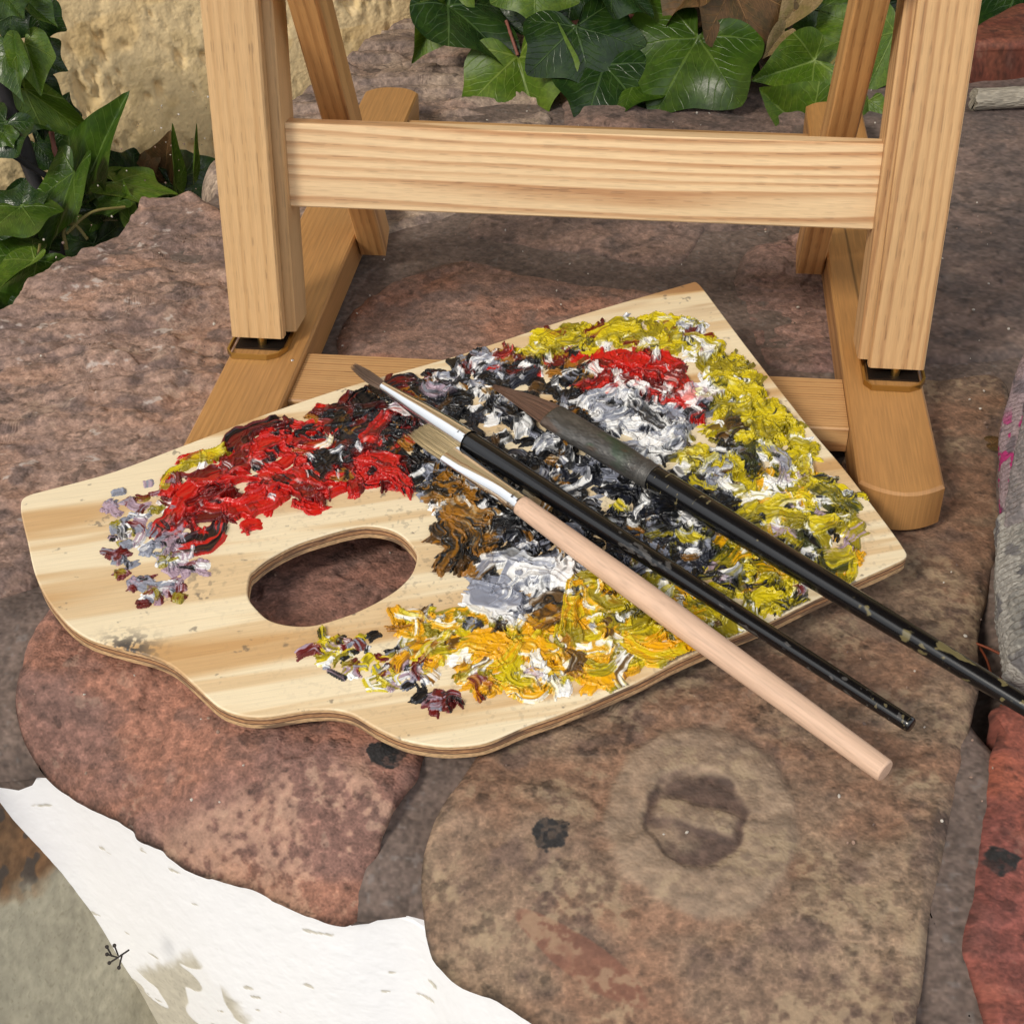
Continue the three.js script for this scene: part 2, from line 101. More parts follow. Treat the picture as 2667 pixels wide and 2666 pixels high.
// closed Catmull-Rom resampling of rows of numbers, n samples
function resample(pts, n, closed = true, tension = 0.5) {
  const m = pts.length, len = [0], seg = closed ? m : m - 1;
  const P = (i) => pts[closed ? (i + m * 4) % m : clamp(i, 0, m - 1)];
  for (let i = 0; i < seg; i++) len.push(len[i] + Math.hypot(P(i + 1)[0] - P(i)[0], P(i + 1)[1] - P(i)[1]));
  const out = []; let k = 0;
  for (let j = 0; j < n; j++) {
    const L = len[seg] * j / (closed ? n : n - 1); while (k < seg - 1 && len[k + 1] < L) k++;
    const t = clamp((L - len[k]) / (len[k + 1] - len[k] || 1)), a = P(k - 1), b = P(k), c = P(k + 1), d = P(k + 2);
    out.push(b.map((_, q) => { const m1 = tension * (c[q] - a[q]), m2 = tension * (d[q] - b[q]), t2 = t * t, t3 = t2 * t; return (2 * t3 - 3 * t2 + 1) * b[q] + (t3 - 2 * t2 + t) * m1 + (-2 * t3 + 3 * t2) * c[q] + (t3 - t2) * m2; }));
  }
  return out;
}
function inPoly(x, y, p) { let c = false; for (let i = 0, j = p.length - 1; i < p.length; j = i++) if ((p[i][1] > y) !== (p[j][1] > y) && x < (p[j][0] - p[i][0]) * (y - p[i][1]) / (p[j][1] - p[i][1]) + p[i][0]) c = !c; return c; }

// ================================================================ the low wall: mortar bed, coping stones, white render
const lowWall = thing('low_stone_wall', 'low garden wall capped with rough reddish sandstone slabs above white plaster', 'wall');
const gauss = (x, z, cx, cz, rx, rz, a = 0) => { const c = Math.cos(a), s = Math.sin(a), dx = x - cx, dz = z - cz, u = (dx * c + dz * s) / rx, v = (-dx * s + dz * c) / rz; return Math.exp(-u * u - v * v); };
const RING = FEAT.ring;
function ringShape(x, z) { // worn ring carved in the big front slab: returns [pale ring, dark hollows]
  const n = 0.16 * (fbm(x * 0.11, z * 0.11, 3, 5) - 0.5), u = (x - RING[0]) / 35, v = (z - RING[1]) / 46, r = Math.hypot(u, v) + n;
  const e = Math.hypot((x - RING[0] + 2) / 20, (z - RING[1]) / 26) + n * 1.4, bar = ss(0.30, 0.16, Math.abs((z - RING[1] - 1 - (x - RING[0]) * 0.28) / 26) + n * 0.5);
  return [ss(1.10, 0.98, r), ss(1.02, 0.92, e) * (1 - bar * ss(0.9, 0.7, e))];
}
function heightAt(x, z, kind) { // mm, fine form of the stone tops
  let h = 3.2 * (fbm(x * 0.012, z * 0.012, 3, 1) - 0.5) + 1.6 * (fbm(x * 0.06, z * 0.06, 3, 9) - 0.5);
  const strata = vn(x * 0.02 + 3, (z + x * 0.35) * 0.11, 14);
  if (kind === 'left') {
    const f = gauss(x, z, FEAT.fossil[0] + 10, FEAT.fossil[1] + 10, 90, 45, 0.3);
    h += f * 7 * (Math.abs(vn(x * 0.05 + z * 0.03, z * 0.075, 21) - 0.5) * 2 - 0.45) + 3.5 * (ss(0.45, 0.6, strata) - 0.5) * 0.6;
    const g = gauss(x, z, FEAT.fossil2[0], FEAT.fossil2[1], 26, 20); h += -3.5 * g + 5 * gauss(x, z, FEAT.fossil2[0] + 6, FEAT.fossil2[1] + 4, 17, 12);
    h += 2.2 * (Math.abs(fbm(x * 0.035, z * 0.05, 3, 33) - 0.5) * -4 + 0.5);
  } else if (kind === 'rearleft') {
    h += 7 * (ss(0.35, 0.75, vn(x * 0.025, (z + x * 0.12) * 0.09, 17)) - 0.5) * ss(-230, -330, z) + 3 * (fbm(x * 0.05, z * 0.07, 3, 37) - 0.5);
  } else if (kind === 'front') {
    const [p, a] = ringShape(x, z); h -= 2.2 * ss(0.35, 0.6, gauss(x, z, FEAT.scar[0], FEAT.scar[1], 34, 9, 0.62)); h += p * 1.0 - a * 2.4 - 1.2 * Math.exp(-(((Math.hypot((x - RING[0]) / 35, (z - RING[1]) / 46) - 1.1) / 0.1) ** 2)) + 2.0 * (ss(0.52, 0.58, vn((x + z * 0.6) * 0.012, (z - x * 0.2) * 0.022, 41)) - 0.5);
  } else if (kind === 'mid') {
    h += 3.4 * (Math.abs(fbm(x * 0.022, z * 0.03, 3, 43) - 0.5) * -4 + 0.6);
  } else if (kind === 'frontleft') {
    h += 2.5 * (fbm(x * 0.03, z * 0.03, 3, 47) - 0.5) - 2.2 * ss(0.62, 0.7, vn(x * 0.045, z * 0.045, 51));
  } else if (kind === 'rearmid' || kind === 'small') h += 3 * (ss(0.45, 0.6, vn(x * 0.016, (z - x * 0.25) * 0.03, 53)) - 0.5) + 1.5 * (fbm(x * 0.05, z * 0.05, 2, 59) - 0.5);
  else h += 1.6 * (fbm(x * 0.03, z * 0.04, 3, 61) - 0.5);
  const amp = { left: 1.5, rearleft: 1.8, mid: 1.3, front: 0.9, frontleft: 1.0, rearmid: 1.1, small: 1.2, rearright: 0.8, red: 0.8 }[kind] || 0;
  if (amp) { const T = 7 * fbm(x * 0.011 + 2, z * 0.016, 4, 63 + kind.length), fT = T - fl(T); h += amp * (fl(T) - 3.5 + ss(0.0, 0.16, fT)); const T2 = 9 * fbm(x * 0.03 + 7, z * 0.04, 3, 67 + kind.length), g2 = T2 - fl(T2); h += 0.2 * amp * (ss(0, 0.2, g2) - g2); }
  return h - 1.8;
}
function slab(pts, kind, { n = 300, rings = 80, wob = 1.6, skirt = 60, base = 0, height = null, cx = null, cz = null, seed = 0 } = {}) {
  const B = resample(pts, n, true, 0.42);
  let mx = 0, mz = 0; for (const b of B) { mx += b[0] / n; mz += b[1] / n; } if (cx !== null) { mx = cx; mz = cz; }
  let x0 = 1e9, x1 = -1e9, z0 = 1e9, z1 = -1e9;
  for (const b of B) {
    const ax = b[0] - mx, az = b[1] - mz, L = Math.hypot(ax, az), k = 1 + (wob * 2 * (fbm(b[0] * 0.06, b[1] * 0.06, 3, 71 + seed) - 0.5)) / L;
    b[0] = mx + ax * k; b[1] = mz + az * k; x0 = Math.min(x0, b[0]); x1 = Math.max(x1, b[0]); z0 = Math.min(z0, b[1]); z1 = Math.max(z1, b[1]);
  }
  const S = Math.max(x1 - x0, z1 - z0) + 90; x0 -= 10; z0 -= 10;
  const pos = [], uv = [], idx = [], H = height || heightAt;
  const put = (x, y, z, du = 0) => { pos.push(x / 1000, (y + base) / 1000, z / 1000); uv.push((x - x0 + du) / S, (z - z0 - y * 0.6 + du) / S); };
  for (let r = 0; r <= rings; r++) {
    const t = Math.pow(r / rings, 0.8);
    for (let i = 0; i < n; i++) {
      const b = B[i], x = mix(mx, b[0], t), z = mix(mz, b[1], t), L = Math.hypot(b[0] - mx, b[1] - mz), dist = (1 - t) * L, rad = Math.max(b[3], 2);
      const q = clamp(1 - dist / rad), e = 1 - Math.sqrt(Math.max(0, 1 - q * q)) * 0.75 - 0.25 * (1 - q);
      put(x, H(x, z, kind) * (1 - 0.5 * q) - b[2] * e, z);
    }
  }
  for (const [dk, dy] of [[2.5, 0.06], [9, 1]]) for (let i = 0; i < n; i++) { const b = B[i], k = 1 - dk * (b[2] > 36 && skirt > 50 ? 3 : 1) / Math.hypot(b[0] - mx, b[1] - mz), x = mix(mx, b[0], k), z = mix(mz, b[1], k); put(x, -b[2] - skirt * dy * (b[2] > 12 ? 0.4 : 1), z); }
  const R = rings + 2;
  for (let r = 0; r < R; r++) for (let i = 0; i < n; i++) { const a = r * n + i, b = r * n + (i + 1) % n, c = a + n, d = b + n; idx.push(a, b, c, b, d, c); }
  // orientation: make the top face up
  let area = 0; for (let i = 0; i < n; i++) { const p = B[i], q = B[(i + 1) % n]; area += p[0] * q[1] - q[0] * p[1]; }
  if (area > 0) for (let i = 0; i < idx.length; i += 3) { const t = idx[i + 1]; idx[i + 1] = idx[i + 2]; idx[i + 2] = t; }
  return { geo: geom(pos, uv, idx), x0, z0, S };
}
// sandstone: base tones, patches, strata streaks, grit
function stoneMaps(s, kind, tones, res = 1024) {
  const [A, Bt, Ct, Dt] = tones;
  return bake(res, res, (u, v, o) => {
    const x = s.x0 + u * s.S, z = s.z0 + v * s.S;
    const big = fbm(x * 0.014, z * 0.014, 4, 81), mid = fbm(x * 0.05, z * 0.05, 4, 85), fine = fbm(x * 0.30, z * 0.30, 3, 91), grit = vn(x * 1.3, z * 1.3, 95), grit2 = vn(x * 2.6, z * 2.6, 97);
    let p = ss(0.38, 0.62, big * 0.6 + mid * 0.4), q = ss(0.5, 0.68, fbm(x * 0.02 + 40, z * 0.035, 4, 101)), d = ss(0.55, 0.75, fbm(x * 0.07 + 9, z * 0.07, 3, 105)) * (kind === 'frontleft' ? 0.4 : 0.7);
    const fleck = vn(x * 0.62, z * 0.62, 99), m = 0.655 + 0.42 * fine + 0.17 * (grit - 0.5) + 0.10 * (grit2 - 0.5) + 0.12 * (ss(0.7, 0.95, fleck) - ss(0.3, 0.05, fleck));
    for (let k = 0; k < 3; k++) o[k] = mix(mix(mix(A[k], Bt[k], p), Ct[k], q * 0.7), Dt[k], d);
    const lich = ss(0.66, 0.72, fine * 0.5 + vn(x * 0.11, z * 0.11, 111) * 0.5) * ss(0.5, 0.7, big); // dusty pale flecks
    for (let k = 0; k < 3; k++) o[k] = mix(o[k] * m, [150, 132, 114][k], lich * 0.35);
    const pit = ss(0.60, 0.72, fbm(x * 0.16 + 5, z * 0.16, 4, 113)) * ss(0.45, 0.6, mid);
    for (let k = 0; k < 3; k++) o[k] *= 1 - 0.22 * pit;
    o[3] = 0.22 + 0.45 * fine + 0.22 * grit + 0.08 * fleck + 0.08 * mid - 0.3 * pit;
    const spot = (f, r) => { const w = Math.hypot(x - f[0], z - f[1]) + 7 * (fbm(x * 0.22, z * 0.22, 4, 117) - 0.5); return ss(r + 0.5, r - 0.5, w); };
    let bl = 0;
    if (kind === 'front') {
      const [pa, ar] = ringShape(x, z);
      for (let k = 0; k < 3; k++) { o[k] = mix(o[k], [154, 134, 113][k] * (0.78 + 0.4 * fine), pa * 0.72); o[k] = mix(o[k], [80, 63, 56][k] * (0.7 + 0.6 * fine), ar * 0.85 * ss(0.28, 0.46, mid)); }
      const sc = ss(0.42, 0.5, gauss(x, z, FEAT.scar[0], FEAT.scar[1], 34, 9, 0.62) * (0.75 + 0.5 * mid)); for (let k = 0; k < 3; k++) o[k] = mix(o[k], [122, 80, 64][k] * (0.85 + 0.25 * fine), sc * 0.75);
      const pl = ss(0.50, 0.62, fbm(x * 0.045 + 3, z * 0.045, 4, 127)) * ss(0.42, 0.6, fine); for (let k = 0; k < 3; k++) o[k] = mix(o[k], [158, 140, 112][k], pl * 0.5 * (1 - ar) * (1 - bl));
      bl = spot(FEAT.spotB, 7);
    } else if (kind === 'frontleft') bl = spot(FEAT.spotA, 7.5); else if (kind === 'red') bl = spot(FEAT.spotC, 6.5);
    bl *= 0.55 + 0.45 * ss(0.35, 0.5, fine); for (let k = 0; k < 3; k++) o[k] = mix(o[k], [30, 28, 28][k] + 16 * grit, bl);
    if (kind === 'frontleft') { const al = x * 0.42 + z, ac = x - z * 0.42, stk = fbm(al * 0.022, ac * 0.075, 4, 123) * 0.65 + fine * 0.35, w = ss(0.47, 0.60, stk) * ss(352, 372, al + 14 * (mid - 0.5)); for (let k = 0; k < 3; k++) o[k] = mix(o[k], [196, 160, 134][k] * (0.84 + 0.26 * fine), w * 0.5 * (1 - bl)); }
    if (kind === 'left') { const wsp = ss(0.66, 0.72, fbm(x * 0.07, z * 0.09, 4, 121)) * ss(0.45, 0.65, fine); for (let k = 0; k < 3; k++) o[k] = mix(o[k], [186, 178, 172][k], wsp * 0.7); }
  });
}
const TONES = {
  left: [[152, 126, 115], [174, 143, 127], [184, 144, 122], [120, 101, 96]],
  rearleft: [[158, 137, 124], [182, 161, 142], [163, 136, 122], [124, 108, 102]],
  rearmid: [[142, 119, 108], [130, 109, 100], [162, 131, 116], [112, 96, 90]],
  mid: [[154, 122, 108], [172, 134, 115], [180, 129, 106], [126, 104, 96]],
  small: [[146, 119, 109], [162, 129, 117], [138, 108, 104], [116, 98, 92]],
  rearright: [[126, 109, 101], [116, 99, 93], [144, 121, 110], [104, 92, 88]],
  front: [[141, 115, 95], [159, 133, 109], [150, 111, 87], [112, 90, 79]],
  frontleft: [[162, 116, 99], [146, 108, 96], [176, 121, 97], [118, 93, 85]],
  red: [[156, 88, 72], [140, 80, 71], [174, 98, 73], [120, 75, 68]],
  undercloth: [[138, 112, 100], [128, 104, 95], [148, 118, 104], [106, 90, 82]],
  lefttop: [[154, 127, 115], [176, 145, 127], [184, 145, 122], [122, 102, 96]],
};
const LABELS = { left: 'purplish stone with fern-like ripples', rearleft: 'pale layered stone', front: 'big brown slab with a worn ring', frontleft: 'reddish stone with a rounded outer face', red: 'brick-red stone with a black tar spot' };
let sd = 0;
for (const [kind, pts] of Object.entries(STONES)) {
  const big = ['left', 'front', 'frontleft', 'rearleft', 'rearmid', 'mid'].includes(kind);
  const s = slab(pts, kind, { n: big ? 420 : 260, rings: big ? 120 : 70, seed: sd++ });
  const [map, bump] = stoneMaps(s, kind, TONES[kind], big ? 1024 : 512);
  const m = mesh('stone', s.geo, new THREE.MeshStandardMaterial({ map, bumpMap: bump, bumpScale: 0.0014, roughness: 0.86 }), lowWall);
  if (LABELS[kind]) m.userData.label = LABELS[kind];
}
console.log('stones');
{ // mortar bed between the stones
  const pts = [...BACK.map(([x, z]) => [x + 6, z + 4, 40, 10]), [420, -760, 40, 10], [640, -300, 40, 10], [640, 700, 44, 8], ...[...FRONT].reverse().map(([x, z]) => [x, z - 3, 44, 85])];
  const H = (x, z) => -5.2 + 2.4 * (fbm(x * 0.03, z * 0.03, 4, 131) - 0.5) - 46 * gauss(x, z, FEAT.gap[0] + 3, FEAT.gap[1], 15, 46, -0.2) - 5 * gauss(x, z, -232, 366, 16, 10);
  const s = slab(pts, 'mortar', { n: 500, rings: 170, wob: 1, skirt: 50, height: H, cx: 60, cz: 80 });
  const [map, bump] = bake(1400, 1400, (u, v, o) => {
    const x = s.x0 + u * s.S, z = s.z0 + v * s.S, n = fbm(x * 0.03, z * 0.03, 4, 137), f = fbm(x * 0.35, z * 0.35, 3, 139), g = vn(x * 1.1, z * 1.1, 141);
    const g3 = vn(x * 0.55, z * 0.55, 145), m = 0.68 + 0.46 * f + 0.26 * (g - 0.5) + 0.06 * (g3 - 0.5); const c = [mix(104, 128, n), mix(90, 110, n), mix(83, 100, n)];
    const w = ss(0.83, 0.88, vn(x * 0.35, z * 0.35, 143));
    for (let k = 0; k < 3; k++) o[k] = mix(c[k] * m, 150, w * 0.25); o[3] = 0.5 * f + 0.4 * g;
  });
  mesh('mortar_bed', s.geo, new THREE.MeshStandardMaterial({ map, bumpMap: bump, bumpScale: 0.0016, roughness: 0.92 }), lowWall);
}
// front faces as swept sheets with thickness: path (x,z), from yTop to yBot
function sheet(path, yTop, yBot, rows, wob, thick, uvScale) {
  const n = path.length, pos = [], uv = [], idx = []; let L = 0; const T = path.map((p, i) => { if (i) L += Math.hypot(p[0] - path[i - 1][0], p[1] - path[i - 1][1]); return L; });
  for (const back of [0, 1]) for (let r = 0; r <= rows; r++) for (let i = 0; i < n; i++) {
    const a = path[Math.max(0, i - 1)], b = path[Math.min(n - 1, i + 1)], tx = b[0] - a[0], tz = b[1] - a[1], l = Math.hypot(tx, tz) || 1, nx = -tz / l, nz = tx / l;
    const y = mix(yTop, yBot, r / rows), w = back ? -thick : wob * 2 * (fbm(T[i] * 0.02, y * 0.02, 4, 151) - 0.5);
    pos.push((path[i][0] + nx * w) / 1000, y / 1000, (path[i][1] + nz * w) / 1000); uv.push(T[i] / uvScale, y / uvScale);
  }
  const q = (rows + 1) * n, at = (b, r, i) => b * q + r * n + i;
  for (let r = 0; r < rows; r++) for (let i = 0; i < n - 1; i++) { idx.push(at(0, r, i), at(0, r + 1, i), at(0, r, i + 1), at(0, r, i + 1), at(0, r + 1, i), at(0, r + 1, i + 1)); idx.push(at(1, r, i), at(1, r, i + 1), at(1, r + 1, i), at(1, r, i + 1), at(1, r + 1, i + 1), at(1, r + 1, i)); }
  for (let i = 0; i < n - 1; i++) { idx.push(at(0, 0, i), at(0, 0, i + 1), at(1, 0, i), at(0, 0, i + 1), at(1, 0, i + 1), at(1, 0, i)); }
  return geom(pos, uv, idx);
}
{ // white-painted render under the stones, worn to grey near the foot
  let path = resample(FRONT.map(([x, z]) => [x, z - 7]), 420, false, 0.5); for (let k = 0; k < 160; k++) path = path.map((p, i) => i && i < 419 ? [p[0] * 0.5 + (path[i - 1][0] + path[i + 1][0]) * 0.25, p[1] * 0.5 + (path[i - 1][1] + path[i + 1][1]) * 0.25] : p);
  const U = 600;
  const geo = sheet(path, -46, -420, 120, 0.7, 30, U);
  const L0 = WALLDIR[0], D0 = WALLDIR[1], TS = []; { let cum = 0; path.forEach((p, i) => { if (i) cum += Math.hypot(p[0] - path[i - 1][0], p[1] - path[i - 1][1]); TS.push([cum, (p[0] - L0[0]) * D0[0] + (p[1] - L0[2]) * D0[2]]); }); }
  const along = (t) => { let a = 0, b = TS.length - 1; while (b - a > 1) { const c = (a + b) >> 1; if (TS[c][0] < t) a = c; else b = c; } return mix(TS[a][1], TS[b][1], (t - TS[a][0]) / (TS[b][0] - TS[a][0] || 1)); };
  const [map, bump] = bake(1536, 768, (u, v, o) => { // u: 0..2 wraps of U, v: y from -600 to 0
    const t = u * 1200, y = v * 600 - 600, s = along(t);
    const f = fbm(t * 0.25, y * 0.25, 3, 161), g = vn(t * 0.9, y * 0.9, 163), wv = fbm(t * 0.03, y * 0.03, 4, 165);
    let wear = ss(12, 0, Math.abs(0) + (y + 136 + Math.max(0, s - 84) * 0.9 + Math.max(0, 84 - s) * 0.9 + 12 * (wv - 0.5) * 2 + 8 * (f - 0.5))) * ss(240, 170, s);
    const chip = ss(0.775, 0.79, fbm(t * 0.06 + y * 0.03, y * 0.16 - t * 0.04, 3, 167));
    wear = Math.max(wear, chip * 0.8);
    const back = ss(0.66, 0.70, vn(t * 0.07 + 5, y * 0.11, 171)) * 0.9; wear *= 1 - back * (chip > 0.2 ? 0 : 1);
    for (let k = 0; k < 3; k++) o[k] = mix([248, 249, 252][k] - 5 * f, [200, 194, 178][k] * (0.92 + 0.14 * f) - 14 * ss(0.75, 0.9, g), wear);
    o[3] = 0.55 + 0.25 * f + 0.1 * g - 0.35 * wear;
  });
  map.repeat.set(0.5, 1); bump.repeat.set(0.5, 1); map.wrapS = map.wrapT = bump.wrapS = bump.wrapT = THREE.RepeatWrapping;
  const m = mesh('white_plaster', geo, new THREE.MeshStandardMaterial({ map, bumpMap: bump, bumpScale: 0.0012, roughness: 0.75 }), lowWall);
  m.userData.label = 'white painted plaster face, flaking near the foot';
}
{ // grey concrete slope against the foot of the white face
  const A = LOW[0], B = LOW[LOW.length - 1], nu = 150, nv = 120, pos = [], uv = [], idx = [], o = V3(-0.36, 0, 0.93);
  for (let j = 0; j <= nv; j++) for (let i = 0; i <= nu; i++) {
    const t = mix(-0.6, 2.4, i / nu), v = mix(-0.02, 0.6, j / nv);
    const k = t * (LOW.length - 1), k0 = clamp(fl(k), 0, LOW.length - 2), f = k - k0, P = [0, 1, 2].map((q) => mix(LOW[k0][q], LOW[k0 + 1][q], f) / 1000);
    const h = 0.003 * (fbm(t * 6, v * 20, 4, 181) - 0.5);
    pos.push(P[0] + o.x * v + h, P[1] - 0.10 * v + h - 0.0 * t, P[2] + o.z * v); uv.push(t / 3 + 0.2, v / 0.62 + 0.04);
  }
  for (let j = 0; j < nv; j++) for (let i = 0; i < nu; i++) { const a = j * (nu + 1) + i; idx.push(a, a + nu + 1, a + 1, a + 1, a + nu + 1, a + nu + 2); }
  const [map, bump] = bake(1024, 1024, (u, v, q) => {
    const t = (u - 0.2) * 3, w = (v - 0.04) * 620, s = t * 180, f = fbm(s * 0.3, w * 0.3, 3, 183), g = vn(s * 1.1, w * 1.1, 185), n = fbm(s * 0.04, w * 0.04, 4, 187);
    const edge = 62 + 18 * (n - 0.5) * 2 - w * 0.55; const br = ss(6, -6, s - edge);
    const sp = ss(0.62, 0.7, fbm(s * 0.11, w * 0.11, 3, 189));
    for (let k = 0; k < 3; k++) { let c = mix([162, 155, 134][k], [188, 181, 158][k], n) * (0.86 + 0.22 * f) - 14 * ss(0.8, 0.95, g); let b = mix([104, 86, 66][k], [132, 92, 58][k], n) * (0.75 + 0.5 * f); b = mix(b, [70, 64, 60][k], sp * 0.8); q[k] = mix(c, b, br); }
    q[3] = 0.5 * f + 0.3 * g;
  });
  const c = mesh('concrete_buttress', geom(pos, uv, idx), new THREE.MeshStandardMaterial({ map, bumpMap: bump, bumpScale: 0.0005, roughness: 0.9, side: THREE.DoubleSide }));
  c.userData = { label: 'sloping grey concrete block with a brown stain beside the white plaster', category: 'buttress' };
}
{ // ground far below and around
  const g = new THREE.PlaneGeometry(60, 60, 1, 1); g.rotateX(-Math.PI / 2);
  const [map] = bake(256, 256, (u, v, o) => { const f = fbm(u * 40, v * 40, 3, 191); for (let k = 0; k < 3; k++) o[k] = [122, 116, 108][k] * (0.8 + 0.4 * f); }, true);
  map.repeat.set(60, 60);
  const m = mesh('ground', g, new THREE.MeshStandardMaterial({ map, roughness: 0.95 })); m.position.y = -0.42; m.userData.kind = 'structure';
}
{ // ochre rendered wall behind
  const wn = V3(0.614, 0, 0.789), wd = V3(0.789, 0, -0.614), P0 = V3(-0.19, 0, -0.53), nu = 420, nv = 260, pos = [], uv = [], idx = [];
  const tex = bake(1024, 1024, (u, v, o) => {
    const x = u * 700, y = v * 700, f = fbm(x * 0.09, y * 0.09, 4, 201), g = fbm(x * 0.4, y * 0.4, 3, 203), b = fbm(x * 0.012, y * 0.012, 3, 205);
    const st = ss(0.60, 0.70, fbm(x * 0.06 + 7, y * 0.05, 4, 207)), or = ss(0.74, 0.82, vn(x * 0.03, y * 0.03, 209));
    for (let k = 0; k < 3; k++) { o[k] = mix([244, 215, 160][k], [248, 222, 172][k], b) * (0.93 + 0.12 * g); o[k] = mix(o[k], [222, 194, 138][k], st * 0.45); o[k] = mix(o[k], [224, 182, 112][k], or * 0.25); }
    o[3] = 0.5 * g + 0.5 * f;
  }, true);
  for (let j = 0; j <= nv; j++) for (let i = 0; i <= nu; i++) {
    const a = i / nu, s = a < 0.7 ? mix(-0.62, 0.22, a / 0.7) : mix(0.22, 2.4, (a - 0.7) / 0.3), b = j / nv, y = b < 0.75 ? mix(-0.42, 0.40, b / 0.75) : mix(0.40, 2.6, (b - 0.75) / 0.25);
    const X = s * 1000, Y = y * 1000, pit = -5 * ss(0.69, 0.74, fbm(X * 0.09, Y * 0.05, 4, 213)) - 2.2 * ss(0.66, 0.71, fbm(X * 0.2, Y * 0.13, 3, 217)), h = (1.6 * (fbm(X * 0.02, Y * 0.02, 4, 211) - 0.5) + 1.2 * (fbm(X * 0.2, Y * 0.2, 3, 219) - 0.5) + pit) / 1000;
    pos.push(P0.x + wd.x * s + wn.x * h, y, P0.z + wd.z * s + wn.z * h); uv.push(s / 0.7, y / 0.7);
  }
  for (let j = 0; j < nv; j++) for (let i = 0; i < nu; i++) { const a = j * (nu + 1) + i; idx.push(a, a + 1, a + nu + 1, a + 1, a + nu + 2, a + nu + 1); }
  const body = new THREE.BoxGeometry(3.02, 3.02, 0.25); body.translate(0, 0, -0.14); body.rotateY(Math.atan2(wn.x, wn.z)); body.translate(P0.x + wd.x * 0.89, 1.09, P0.z + wd.z * 0.89);
  const w = thing('ochre_wall', 'tall rough ochre plastered wall behind the ivy', 'wall');
  mesh('render_coat', geom(pos, uv, idx), new THREE.MeshStandardMaterial({ map: tex[0], bumpMap: tex[1], bumpScale: 0.0012, roughness: 0.93, side: THREE.DoubleSide }), w);
  const eave = new THREE.BoxGeometry(4.2, 0.12, 1.75); eave.translate(0.3, 2.16, 0.70); eave.rotateY(Math.atan2(wn.x, wn.z)); eave.translate(P0.x, 0, P0.z);
  mesh('eave', eave, new THREE.MeshStandardMaterial({ color: new THREE.Color().setRGB(0.16, 0.10, 0.06), roughness: 0.85 }), w);
  mesh('wall_core', body, new THREE.MeshStandardMaterial({ color: 0xb59a66, roughness: 0.95 }), w);
}
console.log('setting');

// ================================================================ wood
// beam along +Z of its own frame; profile = [[x,y]...] counter-clockwise, metres; the texture is a slice of solid wood
function woodMaps(profile, len, w, h, wood, seed) {
  const per = [0]; for (let i = 0; i < profile.length; i++) { const a = profile[i], b = profile[(i + 1) % profile.length]; per.push(per[i] + Math.hypot(b[0] - a[0], b[1] - a[1])); }
  const P = per[profile.length], r = rng(seed), px = wood.pith[0], py = wood.pith[1], A = wood.light, B = wood.dark, so = (seed * 7) % 50;
  return bake(w, h, (u, v, o) => {
    const z = u * len * 1000, q = v * P; let k = 0; while (k < profile.length - 1 && per[k + 1] < q) k++;
    const t = (q - per[k]) / (per[k + 1] - per[k]), a = profile[k], b = profile[(k + 1) % profile.length], x = mix(a[0], b[0], t) * 1000, y = mix(a[1], b[1], t) * 1000;
    const wx = x - px * 1000 + 7 * (fbm(z * 0.006 + so, 3, 2, seed) - 0.5) * wood.wave, wy = y - py * 1000 + 9 * (fbm(z * 0.005 + so, 9, 2, seed + 2) - 0.5) * wood.wave;
    const rr = Math.hypot(wx, wy) / wood.ring + 0.35 * fbm(z * 0.012, (x + y) * 0.05 + so, 2, seed + 5) + wood.warp * (fbm(z * 0.0035 + so, (x + y) * 0.045, 2, seed + 15) + 0.5 * vn(3, (x + y) * 0.11 + so, seed + 17)), fr = rr - fl(rr), id = fl(rr);
    const per2 = 0.65 + 0.7 * TAB[(id * 37 + seed * 11) & 65535];
    let late = ss(0.30, 0.82, fr) * (1 - ss(0.86, 1.0, fr)) * per2 * (0.45 + 0.9 * vn(z * 0.010 + id * 7.3, id * 1.7, seed + 19));
    const side = x * 1.0 + y * 1.7, fib = vn(side * 4.2 + so, z * 0.07, seed + 7), fib2 = vn(side * 9 + so, z * 0.16, seed + 8), pore = ss(0.74, 0.9, vn(side * 6.5 + 31, z * 0.11, seed + 9)) * (0.35 + 0.65 * late);
    late *= 0.75 + 0.5 * fib;
    const tone = fbm(z * 0.004 + so, side * 0.02, 2, seed + 11) - 0.5, m = 1 + 0.07 * (fib2 - 0.5) + 0.10 * tone - 0.16 * pore;
    for (let c = 0; c < 3; c++) o[c] = mix(A[c], B[c], clamp(late * wood.contrast)) * m;
    o[3] = 0.6 - 0.3 * pore - 0.15 * late + 0.2 * fib;
  });
}
